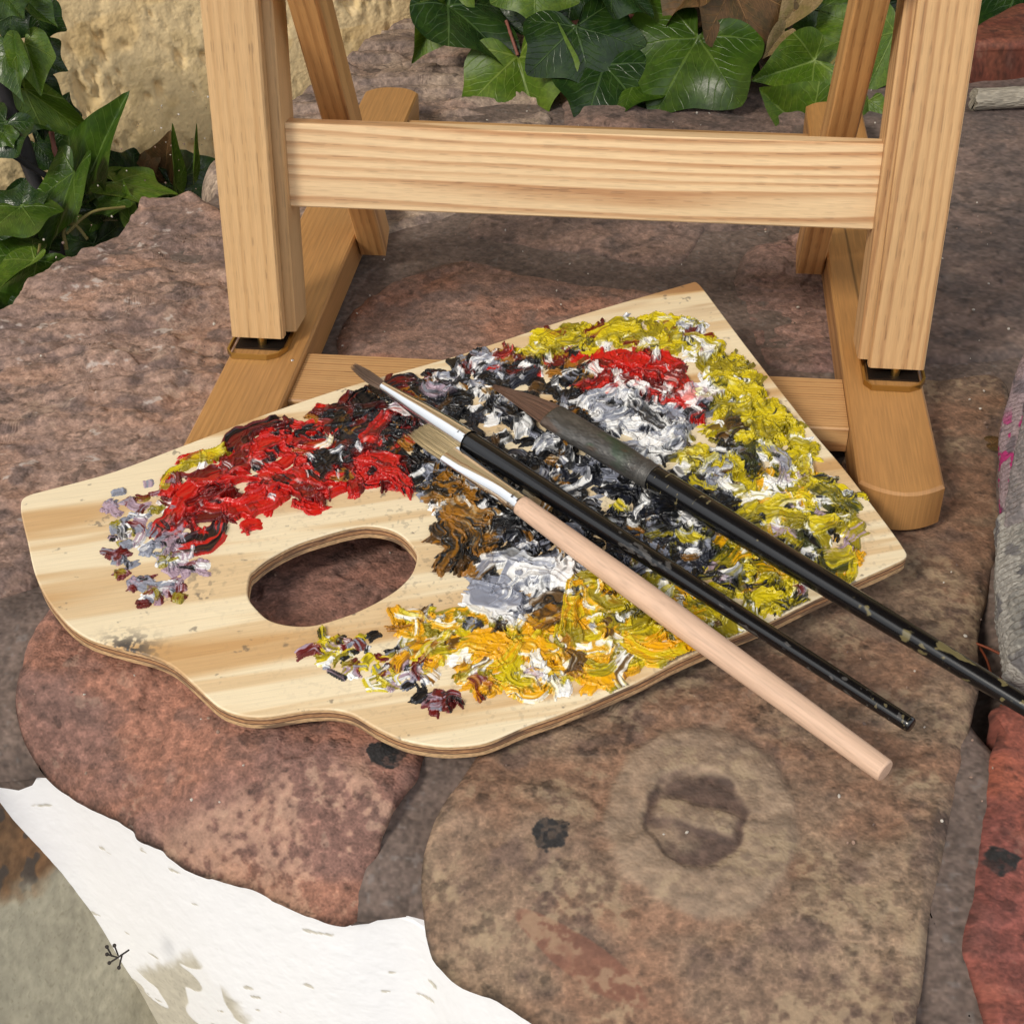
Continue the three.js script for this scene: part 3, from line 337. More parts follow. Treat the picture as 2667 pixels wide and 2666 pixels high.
function beam(profile, len, nz = 2) { // uv: u along, v around; caps share the strip end
  const n = profile.length, per = [0]; for (let i = 0; i < n; i++) { const a = profile[i], b = profile[(i + 1) % n]; per.push(per[i] + Math.hypot(b[0] - a[0], b[1] - a[1])); }
  const pos = [], uv = [], idx = [], P = per[n];
  for (let i = 0; i < n; i++) { // flat faces, hard edges (chamfers are faces of their own)
    const a = profile[i], b = profile[(i + 1) % n], base = pos.length / 3;
    for (let k = 0; k <= nz; k++) { const z = len * k / nz; pos.push(a[0], a[1], z, b[0], b[1], z); uv.push(k / nz, per[i] / P, k / nz, per[i + 1] / P); }
    for (let k = 0; k < nz; k++) { const q = base + k * 2; idx.push(q, q + 1, q + 2, q + 1, q + 3, q + 2); }
  }
  const cx = profile.reduce((s, p) => s + p[0], 0) / n, cy = profile.reduce((s, p) => s + p[1], 0) / n;
  for (const [z, f] of [[0, 1], [len, 0]]) {
    const base = pos.length / 3; pos.push(cx, cy, z); uv.push(z ? 0.97 : 0.03, 0.5);
    for (let i = 0; i < n; i++) { pos.push(profile[i][0], profile[i][1], z); uv.push(z ? 0.999 : 0.001, per[i] / P); }
    for (let i = 0; i < n; i++) { const a = base + 1 + i, b = base + 1 + (i + 1) % n; if (f) idx.push(base, b, a); else idx.push(base, a, b); }
  }
  return geom(pos, uv, idx);
}
const rect = (x0, x1, y0, y1, c = 0.0008) => [[x0 + c, y0], [x1 - c, y0], [x1, y0 + c], [x1, y1 - c], [x1 - c, y1], [x0 + c, y1], [x0, y1 - c], [x0, y0 + c]];
const WOOD = {
  rail: { light: [230, 199, 155], dark: [188, 142, 99], ring: 7.0, pith: [0.004, -0.11], wave: 1.4, warp: 1.6, contrast: 0.9 },
  bar: { light: [204, 160, 108], dark: [164, 116, 72], ring: 2.3, pith: [0.05, -0.02], wave: 0.6, warp: 0.5, contrast: 0.85 },
  runner: { light: [180, 132, 78], dark: [156, 110, 60], ring: 3.2, pith: [0.06, 0.01], wave: 0.6, warp: 0.5, contrast: 0.4 },
  runner2: { light: [186, 136, 80], dark: [150, 102, 56], ring: 9, pith: [0.02, -0.03], wave: 1.6, warp: 0.5, contrast: 0.75 },
  post: { light: [206, 168, 119], dark: [182, 142, 94], ring: 6.0, pith: [0.05, 0.06], wave: 0.5, warp: 0.9, contrast: 0.5 },
  post2: { light: [208, 168, 119], dark: [170, 126, 83], ring: 4.4, pith: [-0.004, -0.08], wave: 0.9, warp: 2.0, contrast: 0.6 },
  strut: { light: [204, 154, 96], dark: [160, 110, 62], ring: 5, pith: [0.03, 0.03], wave: 0.8, warp: 0.8, contrast: 0.65 },
};
function woodMesh(name, geo, profile, len, wood, seed, parent, per = 0.14) {
  const P = profile.reduce((s, p, i) => { const b = profile[(i + 1) % profile.length]; return s + Math.hypot(b[0] - p[0], b[1] - p[1]); }, 0);
  const w = Math.min(1400, Math.round(len * 1000 * 2.4)), h = Math.min(512, Math.round(P * 1000 * 2.5));
  const [map, bump] = woodMaps(profile, len, w, h, wood, seed);
  return mesh(name, geo, new THREE.MeshPhysicalMaterial({ map, bumpMap: bump, bumpScale: 0.00025, roughness: 0.5, clearcoat: 0.25, clearcoatRoughness: 0.35 }), parent);
}
const easel = thing('table_easel', 'small varnished wooden table easel standing on the stone wall behind the palette', 'easel');
const H = 0.02225, XI = 0.145, W = 0.0404;
// runners lie along z, ends rounded in plan: extruded plan shape with its own uv
function runner(sign, wood, seed) {
  const x0 = sign < 0 ? -XI - W : XI, x1 = x0 + W, zf = 0.2152, zr = -0.2895, pts = [], arc = 0.0085, N = 14;
  for (let i = 0; i <= N; i++) { const t = i / N, x = mix(x0, x1, t); pts.push([x, zf - arc * Math.pow(Math.abs(2 * t - 1), 2.0)]); }
  for (let i = 0; i <= N; i++) { const t = i / N, x = mix(x1, x0, t); pts.push([x, zr + 0.010 * Math.pow(Math.abs(2 * t - 1), 3.0)]); }
  const n = pts.length, c = 0.0012, pos = [], uv = [], idx = [], len = zf - zr, inset = (p, k) => { const mx = (x0 + x1) / 2, mz = (zf + zr) / 2; return [p[0] - Math.sign(p[0] - mx) * Math.min(k, Math.abs(p[0] - mx)), p[1] - Math.sign(p[1] - mz) * k]; };
  const levels = [[c, 0], [0, c], [0, H - c], [c, H]];
  // side faces: u along z, v by height and side
  for (let l = 0; l < 3; l++) for (let i = 0; i < n; i++) {
    const a = pts[i], b = pts[(i + 1) % n], base = pos.length / 3;
    for (const [p, [k, y]] of [[a, levels[l]], [b, levels[l]], [a, levels[l + 1]], [b, levels[l + 1]]]) { const q = inset(p, k); pos.push(q[0], y, q[1]); const nose = i < N || (i > N && i < 2 * N + 1); if (nose) uv.push((q[1] - zr) / len + (i < N ? -1 : 1) * (H - y) / len * 0.8, 0.2 + 0.2 * (q[0] - x0) / W); else uv.push((q[1] - zr) / len, p[0] > (x0 + x1) / 2 ? 0.40 + 0.16 * (1 - y / H) : 0.02 + 0.16 * (y / H)); }
    idx.push(base, base + 1, base + 2, base + 1, base + 3, base + 2);
  }
  for (const [y, k, f] of [[H, c, 1], [0, c, 0]]) {
    const base = pos.length / 3; for (const p of pts) { const q = inset(p, k); pos.push(q[0], y, q[1]); uv.push((q[1] - zr) / len, 0.2 + 0.2 * (q[0] - x0) / W); }
    const tri = THREE.ShapeUtils.triangulateShape(pts.map((p) => new THREE.Vector2(p[0], p[1])), []);
    for (const t of tri) f ? idx.push(base + t[0], base + t[2], base + t[1]) : idx.push(base + t[0], base + t[1], base + t[2]);
  }
  const prof = [[x0 - 0.1, 0], [x0, H], [x1, H], [x1 + 0.1, 0]];
  const g = geom(pos, uv, idx).toNonIndexed(); g.computeVertexNormals();
  // slice of wood laid out as in the uv above: left side 0.02-0.18, top 0.2-0.4, right side 0.4-0.56
  const [map, bump] = bake(1300, 360, ((w, h) => { const so = seed * 3.7; return (u, v, o) => {
    let x, y; if (v < 0.2) { x = 0; y = (v - 0.02) / 0.16 * H * 1000; } else if (v <= 0.4) { x = (v - 0.2) / 0.2 * W * 1000; y = H * 1000; } else { x = W * 1000; y = (1 - (v - 0.4) / 0.16) * H * 1000; }
    const z = u * len * 1000, wx = x - wood.pith[0] * 1000 + 6 * wood.wave * (fbm(z * 0.006 + so, 2, 2, seed) - 0.5), wy = y - wood.pith[1] * 1000, rr = Math.hypot(wx, wy) / wood.ring + 0.6 * fbm(z * 0.01, x * 0.06 + so, 2, seed + 3), fr = rr - fl(rr);
    let late = ss(0.3, 0.85, fr) * (1 - ss(0.88, 1, fr)) * (0.6 + 0.7 * TAB[(fl(rr) * 91 + seed) & 65535]);
    const sde = x + y * 1.7, fib = vn(sde * 3.6, z * 0.05 + so, seed + 7), fib2 = vn(sde * 8, z * 0.12, seed + 8), m = 0.97 + 0.12 * (fib - 0.5) + 0.08 * (fib2 - 0.5) + 0.1 * (fbm(z * 0.005, x * 0.03, 2, seed + 4) - 0.5);
    const crack = seed === 32 ? ss(1.1, 0.3, Math.abs(x - 13 - 5 * (vn(z * 0.006, 2, 77) - 0.5) - (z - 250) * 0.022)) * 0.5 * ss(90, 140, z) * ss(420, 380, z) : 0;
    for (let k = 0; k < 3; k++) o[k] = mix(wood.light[k], wood.dark[k], clamp(late * wood.contrast)) * m * (1 - 0.6 * crack); o[3] = 0.5 + 0.2 * fib - 0.15 * late - 0.3 * crack;
  }; })());
  return mesh('base_runner', g, new THREE.MeshPhysicalMaterial({ map, bumpMap: bump, bumpScale: 0.0002, roughness: 0.5, clearcoat: 0.25, clearcoatRoughness: 0.35 }), easel);
}
runner(-1, WOOD.runner, 31); runner(1, WOOD.runner2, 32);
// cross bars between the runners (beam +Z -> world +X)
function crossbar(name, z0, z1, y0, y1, x0, x1, wood, seed) {
  const p = rect(-z1, -z0, y0, y1), L = x1 - x0, m = woodMesh(name, beam(p, L), p, L, wood, seed, easel); m.rotation.y = Math.PI / 2; m.position.set(x0, 0, 0); return m;
}
crossbar('front_crossbar', 0.1058, 0.1549, 0.004, 0.0184, -XI + 0.0003, XI - 0.0003, WOOD.bar, 41);
crossbar('rear_crossbar', -0.2340, -0.1870, 0.004, 0.0186, -XI + 0.0003, XI - 0.0003, WOOD.bar, 43);
const LEAN = 0.1125;
const frame = (o) => { o.position.set(0, H, 0.1111); o.rotation.x = -LEAN; return o; }; // local: y along the posts, z out of their front
function post(sign, wood, seed) {
  const L = 0.40, s = sign, e = 0.0009;
  // plan of the section (x, depth): front strip, groove, wider back part
  let p = [[0.1855, -0.037], [0.1855, -e], [0.1855 - e, 0], [0.1568 + 0.0012, 0], [0.1568, -0.0012], [0.1568, -0.0066], [0.1604, -0.0070], [0.1604, -0.0105], [0.1530, -0.0110], [0.1522, -0.0118], [0.1522, -0.037]];
  p = p.map(([x, z]) => [s * x, -z]); // beam frame: x, y = depth; beam z = up
  const area = p.reduce((q, a, i) => { const b = p[(i + 1) % p.length]; return q + a[0] * b[1] - b[0] * a[1]; }, 0); if (area < 0) p.reverse();
  const geo = beam(p, L); geo.rotateX(-Math.PI / 2); // beam z -> up, y(depth) -> -z
  const m = woodMesh('upright', geo, p, L, wood, seed, easel); frame(m); m.translateY(0.0065); return m;
}
post(-1, WOOD.post, 51); post(1, WOOD.post2, 53);
{ // cross rail let in between the uprights
  const p = rect(0.0752, 0.1196, 0.018, 0.0285, 0.0007).map(([y, d]) => [y, d]); // y along post, depth
  const L = 0.1521 * 2, q = p.map(([y, d]) => [d, y]); // beam frame x = depth, y = height
  const geo = beam(q, L); geo.rotateY(Math.PI / 2); // z -> x, x(depth) -> -z
  geo.translate(-L / 2, 0, 0);
  frame(woodMesh('cross_rail', geo, q, L, WOOD.rail, 61, easel));
}
function strut(sign, seed) {
  const a = Math.atan(0.6167), L = 0.36, x0 = sign < 0 ? -0.1444 : 0.1284, p = rect(x0, x0 + 0.016, -0.011, 0.011, 0.001);
  const geo = beam(p, L, 8), P = geo.attributes.position;
  for (let i = 0; i < P.count; i++) { const z = P.getZ(i), y = P.getY(i); if (z < 0.001) P.setZ(i, 0.010 - Math.sqrt(Math.max(0, 0.0121 ** 2 - y * y)) + 0.002); } // rounded foot
  geo.computeVertexNormals(); geo.rotateX(-Math.PI / 2);
  const m = woodMesh('rear_strut', geo, p, L, WOOD.strut, seed, easel); m.rotation.x = a; m.position.set(0, 0.006, -0.0520); return m;
}
strut(-1, 71); strut(1, 73);
const brass = new THREE.MeshStandardMaterial({ color: new THREE.Color().setRGB(0.50, 0.34, 0.11), metalness: 1, roughness: 0.34 });
const darkSteel = new THREE.MeshStandardMaterial({ color: new THREE.Color().setRGB(0.06, 0.045, 0.035), metalness: 0.9, roughness: 0.5 });
for (const s of [-1, 1]) { // brass loops that carry the uprights
  const cx = s * 0.1705, h = new THREE.Group(); h.name = 'hinge'; easel.add(h); h.position.set(cx, H, 0.1111);
  const pathPts = [[-0.0150, -0.022], [-0.0150, 0.0060], [-0.0122, 0.0105], [0.0068, 0.0105], [0.0118, 0.0075], [0.0150, 0.0005], [0.0150, -0.022]].map(([x, z]) => [x, z]);
  const pos = [], idx = [], th = 0.0012, n = pathPts.length, hh = 0.0030;
  const nrm = pathPts.map((p, i) => { const a = pathPts[Math.max(0, i - 1)], b = pathPts[Math.min(n - 1, i + 1)], dx = b[0] - a[0], dz = b[1] - a[1], l = Math.hypot(dx, dz); return [-dz / l, dx / l]; });
  for (let i = 0; i < n; i++) for (const [k, y] of [[0, 0.0002], [0, hh], [th, hh], [th, 0.0002]]) pos.push(pathPts[i][0] - nrm[i][0] * k * -1, y, pathPts[i][1] - nrm[i][1] * k * -1);
  for (let i = 0; i < n - 1; i++) for (let k = 0; k < 4; k++) { const a = i * 4 + k, b = i * 4 + (k + 1) % 4, c = a + 4, d = b + 4; idx.push(a, b, c, b, d, c); }
  const g = geom(pos, null, idx).toNonIndexed(); g.computeVertexNormals(); brass.side = THREE.DoubleSide;
  mesh('brass_loop', g, brass, h);
  const plate = new THREE.BoxGeometry(0.026, 0.001, 0.022); plate.translate(0, 0.0007, -0.010); mesh('base_plate', plate, darkSteel, h);
  const pin = new THREE.CylinderGeometry(0.0028, 0.0022, 0.0052, 20); pin.translate(0.001, 0.0038, -0.004); mesh('screw', pin, brass, h);
}
{ const g = new THREE.SphereGeometry(0.0009, 12, 8); g.scale(1, 0.5, 1); g.translate(-0.1497, H + 0.0003, 0.1215); mesh('nail_head', g, new THREE.MeshStandardMaterial({ color: 0xe8e8ea, metalness: 0.9, roughness: 0.25 }), easel); }
console.log('easel');

// ================================================================ palette
const palette = thing('paint_palette', 'wooden artist palette with thumb hole, crusted with red, black, white and yellow oil paint', 'palette');
{ const U = V3(1, 0, 0), N = V3(0, 0.99228, 0.12403), Vv = V3(0, -0.12403, 0.99228); palette.matrixAutoUpdate = true; palette.quaternion.setFromRotationMatrix(new THREE.Matrix4().makeBasis(U, N, Vv)); palette.position.set(-0.0355, 0.0243, 0.2660); }
const soft = (p, n) => { for (let k = 0; k < n; k++) p = p.map((b, i) => { const a = p[(i + p.length - 1) % p.length], c = p[(i + 1) % p.length]; return [b[0] * 0.5 + (a[0] + c[0]) * 0.25, b[1] * 0.5 + (a[1] + c[1]) * 0.25]; }); return p; };
const outl = soft(resample(PAL_OUT, 460, true, 0.4), 2), holeP = resample(PAL_HOLE, 150, true, 0.5);
{ // local: x right, z toward the viewer, y out of the board; top at y = 0
  const TH = 8, BV = 0.7;
  const contour = (p, k) => p.map((b, i) => { const a = p[(i + p.length - 1) % p.length], c = p[(i + 1) % p.length], dx = c[0] - a[0], dz = c[1] - a[1], l = Math.hypot(dx, dz) || 1; return [b[0] + dz / l * k, b[1] - dx / l * k]; });
  const signed = (p) => p.reduce((q, a, i) => { const b = p[(i + 1) % p.length]; return q + a[0] * b[1] - b[0] * a[1]; }, 0);
  const inwardO = signed(outl) > 0 ? -1 : 1, inwardH = signed(holeP) > 0 ? 1 : -1;
  const faces = (y, up, k) => {
    const o = contour(outl, inwardO * k), h = contour(holeP, inwardH * k), all = [...o, ...h], v2 = (p) => new THREE.Vector2(p[0], p[1]);
    const tri = THREE.ShapeUtils.triangulateShape(o.map(v2), [h.map(v2)]), pos = [], uv = [], idx = [];
    for (const p of all) { pos.push(p[0] / 1000, y / 1000, p[1] / 1000); uv.push((p[0] + 215) / 420, (p[1] + 210) / 420); }
    for (const t of tri) { const [a, b, c] = t.map((i) => all[i]), s = (b[0] - a[0]) * (c[1] - a[1]) - (c[0] - a[0]) * (b[1] - a[1]); (s > 0) === up ? idx.push(t[0], t[2], t[1]) : idx.push(t[0], t[1], t[2]); }
    const g = geom(pos, uv, idx), nn = g.attributes.normal; for (let i = 0; i < nn.count; i++) nn.setXYZ(i, 0, up ? 1 : -1, 0); return g;
  };
  const rim = (loop, inward, rows, flip, scaleV) => { // rows: [inset, y]
    const n = loop.length, pos = [], uv = [], idx = []; let L = 0;
    for (const [k, y] of rows) { const c = contour(loop, inward * k); let l = 0; for (let i = 0; i <= n; i++) { const p = c[i % n]; if (i) l += Math.hypot(p[0] - c[i - 1][0], p[1] - c[i - 1][1]); pos.push(p[0] / 1000, y / 1000, p[1] / 1000); scaleV ? uv.push(l / 400, -y / TH) : uv.push((p[0] + 215) / 420, (p[1] + 210) / 420); } }
    for (let r = 0; r < rows.length - 1; r++) for (let i = 0; i < n; i++) { const a = r * (n + 1) + i, b = a + 1, c = a + n + 1, d = c + 1; flip ? idx.push(a, c, b, b, c, d) : idx.push(a, b, c, b, d, c); }
    return geom(pos, uv, idx);
  };
  const fo = signed(outl) > 0, bev = [[BV, 0], [BV * 0.45, -0.12], [BV * 0.12, -0.4], [0, -BV]];
  const top = mergeGeometries([faces(0, true, BV), rim(outl, inwardO, bev, fo), rim(holeP, inwardH, bev, !(signed(holeP) > 0) ? fo : !fo)]);
  const th0 = -0.30, C = Math.cos(th0), Sn = Math.sin(th0);
  const spotP = (x, z, cx, cz, rx, rz) => Math.exp(-(((x - cx) / rx) ** 2) - ((z - cz) / rz) ** 2);
  const [map, bump] = bake(1400, 1400, (u, v, o) => {
    const x = u * 420 - 215, z = v * 420 - 210, a = x * C + z * Sn, b = -x * Sn + z * C; // a along the grain
    const wv = b + 16 * (fbm(a * 0.004, b * 0.010, 3, 301) - 0.5) + 3 * (fbm(a * 0.02, b * 0.05, 2, 303) - 0.5);
    const band = fbm(a * 0.0032 + 4, wv * 0.040, 3, 305), band2 = fbm(a * 0.006 + 9, wv * 0.11, 3, 307);
    const late = clamp(ss(0.44, 0.64, band) * 0.85 + ss(0.52, 0.72, band2) * 0.45);
    const fib = vn(a * 0.05, b * 2.6, 309), fib2 = vn(a * 0.12, b * 5, 311), big = fbm(a * 0.01, b * 0.01, 2, 313);
    const L = [236, 219, 184], D = [198, 156, 104], m = 0.975 + 0.05 * (fib - 0.5) + 0.04 * (fib2 - 0.5) + 0.05 * (big - 0.5);
    for (let k = 0; k < 3; k++) o[k] = mix(L[k], D[k], clamp(late)) * m;
    // charcoal smudges and thumb dirt, grainy
    const gr = vn(x * 0.9, z * 0.9, 315) * 0.6 + vn(x * 0.35, z * 1.4, 317) * 0.4;
    const g2 = fbm(x * 0.5, z * 0.5, 4, 323);
    let dirt = 1.3 * spotP(x, z, -134, 84, 11, 8) * ss(0.40, 0.62, g2) + 0.5 * spotP(x, z, -112, 40, 9, 8) * ss(0.5, 0.66, g2) + 0.4 * spotP(x, z, 60, 8, 120, 90) * ss(0.62, 0.72, g2);
    dirt += 0.55 * ss(0.70, 0.78, fbm(x * 0.12, z * 0.2, 3, 319)) * ss(0.5, 0.65, g2);
    const brn = ss(0.42, 0.62, fbm(a * 0.02, b * 0.16, 3, 325)) * spotP(x, z, 98, -200, 40, 22); for (let k = 0; k < 3; k++) o[k] = mix(mix(o[k], [150, 108, 70][k], brn * 0.7), [74, 68, 64][k], clamp(dirt * 0.8));
    o[3] = 0.6 + 0.2 * fib - 0.2 * late;
  });
  mesh('board', top, new THREE.MeshPhysicalMaterial({ map, bumpMap: bump, bumpScale: 0.00025, roughness: 0.55, clearcoat: 0.12, clearcoatRoughness: 0.4 }), palette);
  const side = [[0, -BV], [0, -3], [0.15, -5], [0, -TH + 0.4], [0.5, -TH]];
  const sideGeo = mergeGeometries([rim(outl, inwardO, side, fo, true), rim(holeP, inwardH, side, !(signed(holeP) > 0) ? fo : !fo, true), faces(-TH, false, 0.5)]);
  const [em, eb] = bake(1024, 64, (u, v, o) => {
    const x = u * 400, y = v * 8 + 0.5 * (fbm(x * 0.05, 1, 2, 331) - 0.5), f = vn(x * 0.8, y * 3, 333), g = fbm(x * 0.06, y * 0.5, 3, 335);
    const ply = y < 2.2 ? 0 : y < 2.8 ? 2 : y < 4.8 ? 1 : y < 5.3 ? 2 : 0, c = [[206, 170, 126], [176, 132, 92], [112, 78, 58]][ply];
    const dk = ss(0.55, 0.75, g) * 0.6; for (let k = 0; k < 3; k++) o[k] = mix(c[k] * (0.85 + 0.3 * f), [84, 66, 56][k], dk); o[3] = ply === 2 ? 0.2 : 0.6 + 0.3 * f;
  }, true);
  mesh('plywood_edge', sideGeo, new THREE.MeshStandardMaterial({ map: em, bumpMap: eb, bumpScale: 0.0004, roughness: 0.8 }), palette).userData.label = 'dark layered plywood edge of the board';
}
// ---------------------------------------------------------------- oil paint: strokes laid one over another on a fine height field
const PIG = { r: [190, 22, 14], d: [96, 15, 13], k: [15, 16, 19], n: [30, 33, 44], w: [240, 240, 238], g: [132, 136, 150], y: [206, 186, 22], o: [140, 126, 22], a: [226, 164, 14], c: [150, 98, 24], b: [82, 56, 26], l: [168, 144, 158], e: [58, 62, 24], m: [232, 222, 176] };
{
  const RES = 0.3, X0 = -216, Z0 = -206, NX = 1400, NZ = 1120; // mm per cell
  const Hh = new Float32Array(NX * NZ), ID = new Int32Array(NX * NZ).fill(-1), CR = new Float32Array(NX * NZ * 3), r = rng(4242);
  const list = [];
  for (const [poly, n, cols, l0, l1, w0, w1, h] of ZONES) {
    let a = 1e9, b = -1e9, c = 1e9, d = -1e9; for (const p of poly) { a = Math.min(a, p[0]); b = Math.max(b, p[0]); c = Math.min(c, p[1]); d = Math.max(d, p[1]); }
    let k = 0; while (k < n * 1.35) { const x = mix(a, b, r()), z = mix(c, d, r()); if (!inPoly(x, z, poly)) continue; k++;
      const an = r() * Math.PI * 2, L = 0.9 * mix(l0, l1, r() * r()), c1 = cols[fl(r() * cols.length)]; let c2 = cols[fl(r() * cols.length)]; if (r() < 0.35) c2 = c1;
      list.push([x - Math.cos(an) * L / 2, z - Math.sin(an) * L / 2, x + Math.cos(an) * L / 2, z + Math.sin(an) * L / 2, 0.85 * mix(w0, w1, r()), c1, c2, h * (0.35 + 0.75 * r()), k / n]); }
  }
  const zoneOnly = list.sort((p, q) => p[8] - q[8]), cut = fl(zoneOnly.length * 0.93);
  const all = [...zoneOnly.slice(0, cut), ...STROKES.map((q) => { const t = q.slice(); t[4] *= 1.12; t[7] *= 1.1; return t; }), ...zoneOnly.slice(cut).map((s) => { const t = s.slice(), k = 0.62; const mx = (s[0] + s[2]) / 2, mz = (s[1] + s[3]) / 2; t[0] = mix(mx, s[0], k); t[2] = mix(mx, s[2], k); t[1] = mix(mz, s[1], k); t[3] = mix(mz, s[3], k); t[4] *= 0.62; return t; })];
  for (let k = 0; k < 230; k++) { // small flicks and peaks picked up while mixing
    const s = all[fl(r() * all.length)], t = r(), an = r() * 6.2832, L = mix(2.5, 8, r()), x = mix(s[0], s[2], t) + (r() - 0.5) * 6, z = mix(s[1], s[3], t) + (r() - 0.5) * 6, q = r();
    all.push([x, z, x + Math.cos(an) * L, z + Math.sin(an) * L, mix(1.2, 3.4, r()), q < 0.14 ? 'w' : q < 0.55 ? s[6] : q < 0.64 ? 'k' : s[5], q < 0.1 ? 'g' : s[5], mix(1.0, 3.0, r())]);
  }
  all.forEach((s, id) => {
    let [x0, z0, x1, z1, wid, c1, c2, h] = s; const A = PIG[c1], B = PIG[c2], dx = x1 - x0, dz = z1 - z0, L = Math.hypot(dx, dz) || 1, ux = dx / L, uz = dz / L, hw = wid / 2, bend = (r() - 0.5) * 0.5 * L, sd = fl(r() * 200), flip = r() < 0.5 ? 1 : -1, dry = r() < 0.35 ? 0.75 : 0.35, freq = mix(2.2, 4.5, r()), ridge = mix(0.35, 1.0, r()), tipUp = mix(0.2, 1.4, r() * r()), swirl = mix(0.3, 1.6, r());
    const pad = hw + Math.abs(bend) + 2, ia = Math.max(1, fl((Math.min(x0, x1) - pad - X0) / RES)), ib = Math.min(NX - 2, fl((Math.max(x0, x1) + pad - X0) / RES)), ja = Math.max(1, fl((Math.min(z0, z1) - pad - Z0) / RES)), jb = Math.min(NZ - 2, fl((Math.max(z0, z1) + pad - Z0) / RES));
    for (let j = ja; j <= jb; j++) for (let i = ia; i <= ib; i++) {
      const x = X0 + i * RES, z = Z0 + j * RES, px = x - x0, pz = z - z0, t = (px * ux + pz * uz) / L; if (t < -0.25 || t > 1.25) continue;
      const wob = (vn(x * 0.22, z * 0.22, sd) - 0.5) * 2;
      let e = (-px * uz + pz * ux) - bend * (4 * t * (1 - t)) + wob * hw * 0.35; const dN = e / hw; if (Math.abs(dN) > 1.35) continue;
      const st = vn(dN * freq + 20, t * 1.1 + wob * 0.2, sd + 3), st2 = vn(dN * freq * 2.7 + 40, t * 2.3, sd + 4);
      const jag = 0.09 * (vn(dN * 5, 3, sd + 6) - 0.5) * 2, tail = (st * 0.7 + st2 * 0.3 - 0.5) * dry;
      const ends = ss(-0.06 + jag, 0.02 + jag, t) * ss(1.04 + tail + jag, 0.96 + tail + jag * 0.6, t), sides = ss(1.02, 0.86, Math.abs(dN) + 0.16 * (vn(t * 6, dN, sd + 8) - 0.5));
      const m = ends * sides; if (m < 0.06) continue;
      const side = Math.exp(-(((Math.abs(dN) - 0.84) / 0.14) ** 2)) * ridge * (dN * flip > 0 ? 1 : 0.45), lip = Math.exp(-(((t - 0.94 - tail * 0.6) / 0.10) ** 2)) * tipUp;
      const hh = h * (0.26 + 0.42 * st + 0.13 * st2 + 0.55 * side + 0.7 * lip) * (t < 0.15 ? mix(0.6, 1, t / 0.15) : 1), k = j * NX + i;
      const body = ss(0.06, 0.75, m), nh = mix(Hh[k], Math.min(Hh[k] * 0.42, 1.6) + hh, body);
      Hh[k] = nh; if (m > 0.4) ID[k] = id; else if (ID[k] < 0) ID[k] = id;
      const mar = ss(0.40, 0.60, vn(dN * freq * 0.8 + 60 + swirl * wob, t * 0.7 + wob * 0.3 * swirl, sd + 9) * 0.75 + st2 * 0.25 + (c1 === c2 ? -1 : 0)), thin = 1 - ss(0.1, 0.7, m) * 0.9, g = 0.93 + 0.14 * st2;
      for (let c = 0; c < 3; c++) { let col = mix(A[c], B[c], mar * 0.9) * g; const q = k * 3 + c; const old = CR[q]; CR[q] = ID[k] >= 0 && old > 0 ? mix(col, old, clamp(thin * 0.8 + 0.45 * ss(0.52, 0.78, st))) : col; }
    }
  });
  // soften the finest steps once, then add tiny bristle grain
  const S = new Float32Array(Hh); for (let j = 1; j < NZ - 1; j++) for (let i = 1; i < NX - 1; i++) { const k = j * NX + i; S[k] = 0.4 * Hh[k] + 0.15 * (Hh[k - 1] + Hh[k + 1] + Hh[k - NX] + Hh[k + NX]); }
  const tex = new Uint8Array(NX * NZ * 4); for (let k = 0; k < NX * NZ; k++) { for (let c = 0; c < 3; c++) tex[k * 4 + c] = clamp(CR[k * 3 + c], 0, 255); tex[k * 4 + 3] = 255; }
  // spread colour one cell past the edge so borders stay clean
  for (let pass = 0; pass < 3; pass++) { const src = tex.slice(); for (let j = 1; j < NZ - 1; j++) for (let i = 1; i < NX - 1; i++) { const k = j * NX + i; if (src[k * 4] + src[k * 4 + 1] + src[k * 4 + 2]) continue; for (const o of [1, -1, NX, -NX]) { const q = (k + o) * 4; if (src[q] + src[q + 1] + src[q + 2]) { tex[k * 4] = src[q]; tex[k * 4 + 1] = src[q + 1]; tex[k * 4 + 2] = src[q + 2]; break; } } } }
  const map = dataTex(NX, NZ, tex, true, false);
  const bt = new Uint8Array(NX * NZ * 4).fill(128); for (let j = 3; j < NZ - 3; j++) for (let i = 3; i < NX - 3; i++) { const k = j * NX + i; let av = 0; for (let b = -3; b <= 3; b += 3) for (let a = -3; a <= 3; a += 3) av += Hh[k + b * NX + a] / 9; const q = clamp(128 + (Hh[k] - av) * 90, 0, 255); bt[k * 4] = bt[k * 4 + 1] = bt[k * 4 + 2] = q; }
  const oil = new THREE.MeshPhysicalMaterial({ map, bumpMap: dataTex(NX, NZ, bt, false, false), bumpScale: 0.0014, roughness: 0.32, specularIntensity: 0.8, clearcoat: 0.2, clearcoatRoughness: 0.12 });
  const inside = (x, z) => inPoly(x, z, outl) && !inPoly(x, z, holeP);
  const step = 2, buckets = new Map(), cell = (i, j) => { const c = new Map(); let best = -1, bn = 0; for (let b = 0; b <= step; b++) for (let a = 0; a <= step; a++) { const id = ID[(j + b) * NX + i + a]; if (id >= 0) { const n = (c.get(id) || 0) + 1; c.set(id, n); if (n > bn) { bn = n; best = id; } } } return best; };
  for (let j = 0; j < NZ - step; j += step) for (let i = 0; i < NX - step; i += step) { const id = cell(i, j); if (id < 0) continue; const x = X0 + (i + 1) * RES, z = Z0 + (j + 1) * RES; if (!inside(x, z)) continue; if (!buckets.has(id)) buckets.set(id, []); buckets.get(id).push(i, j); }
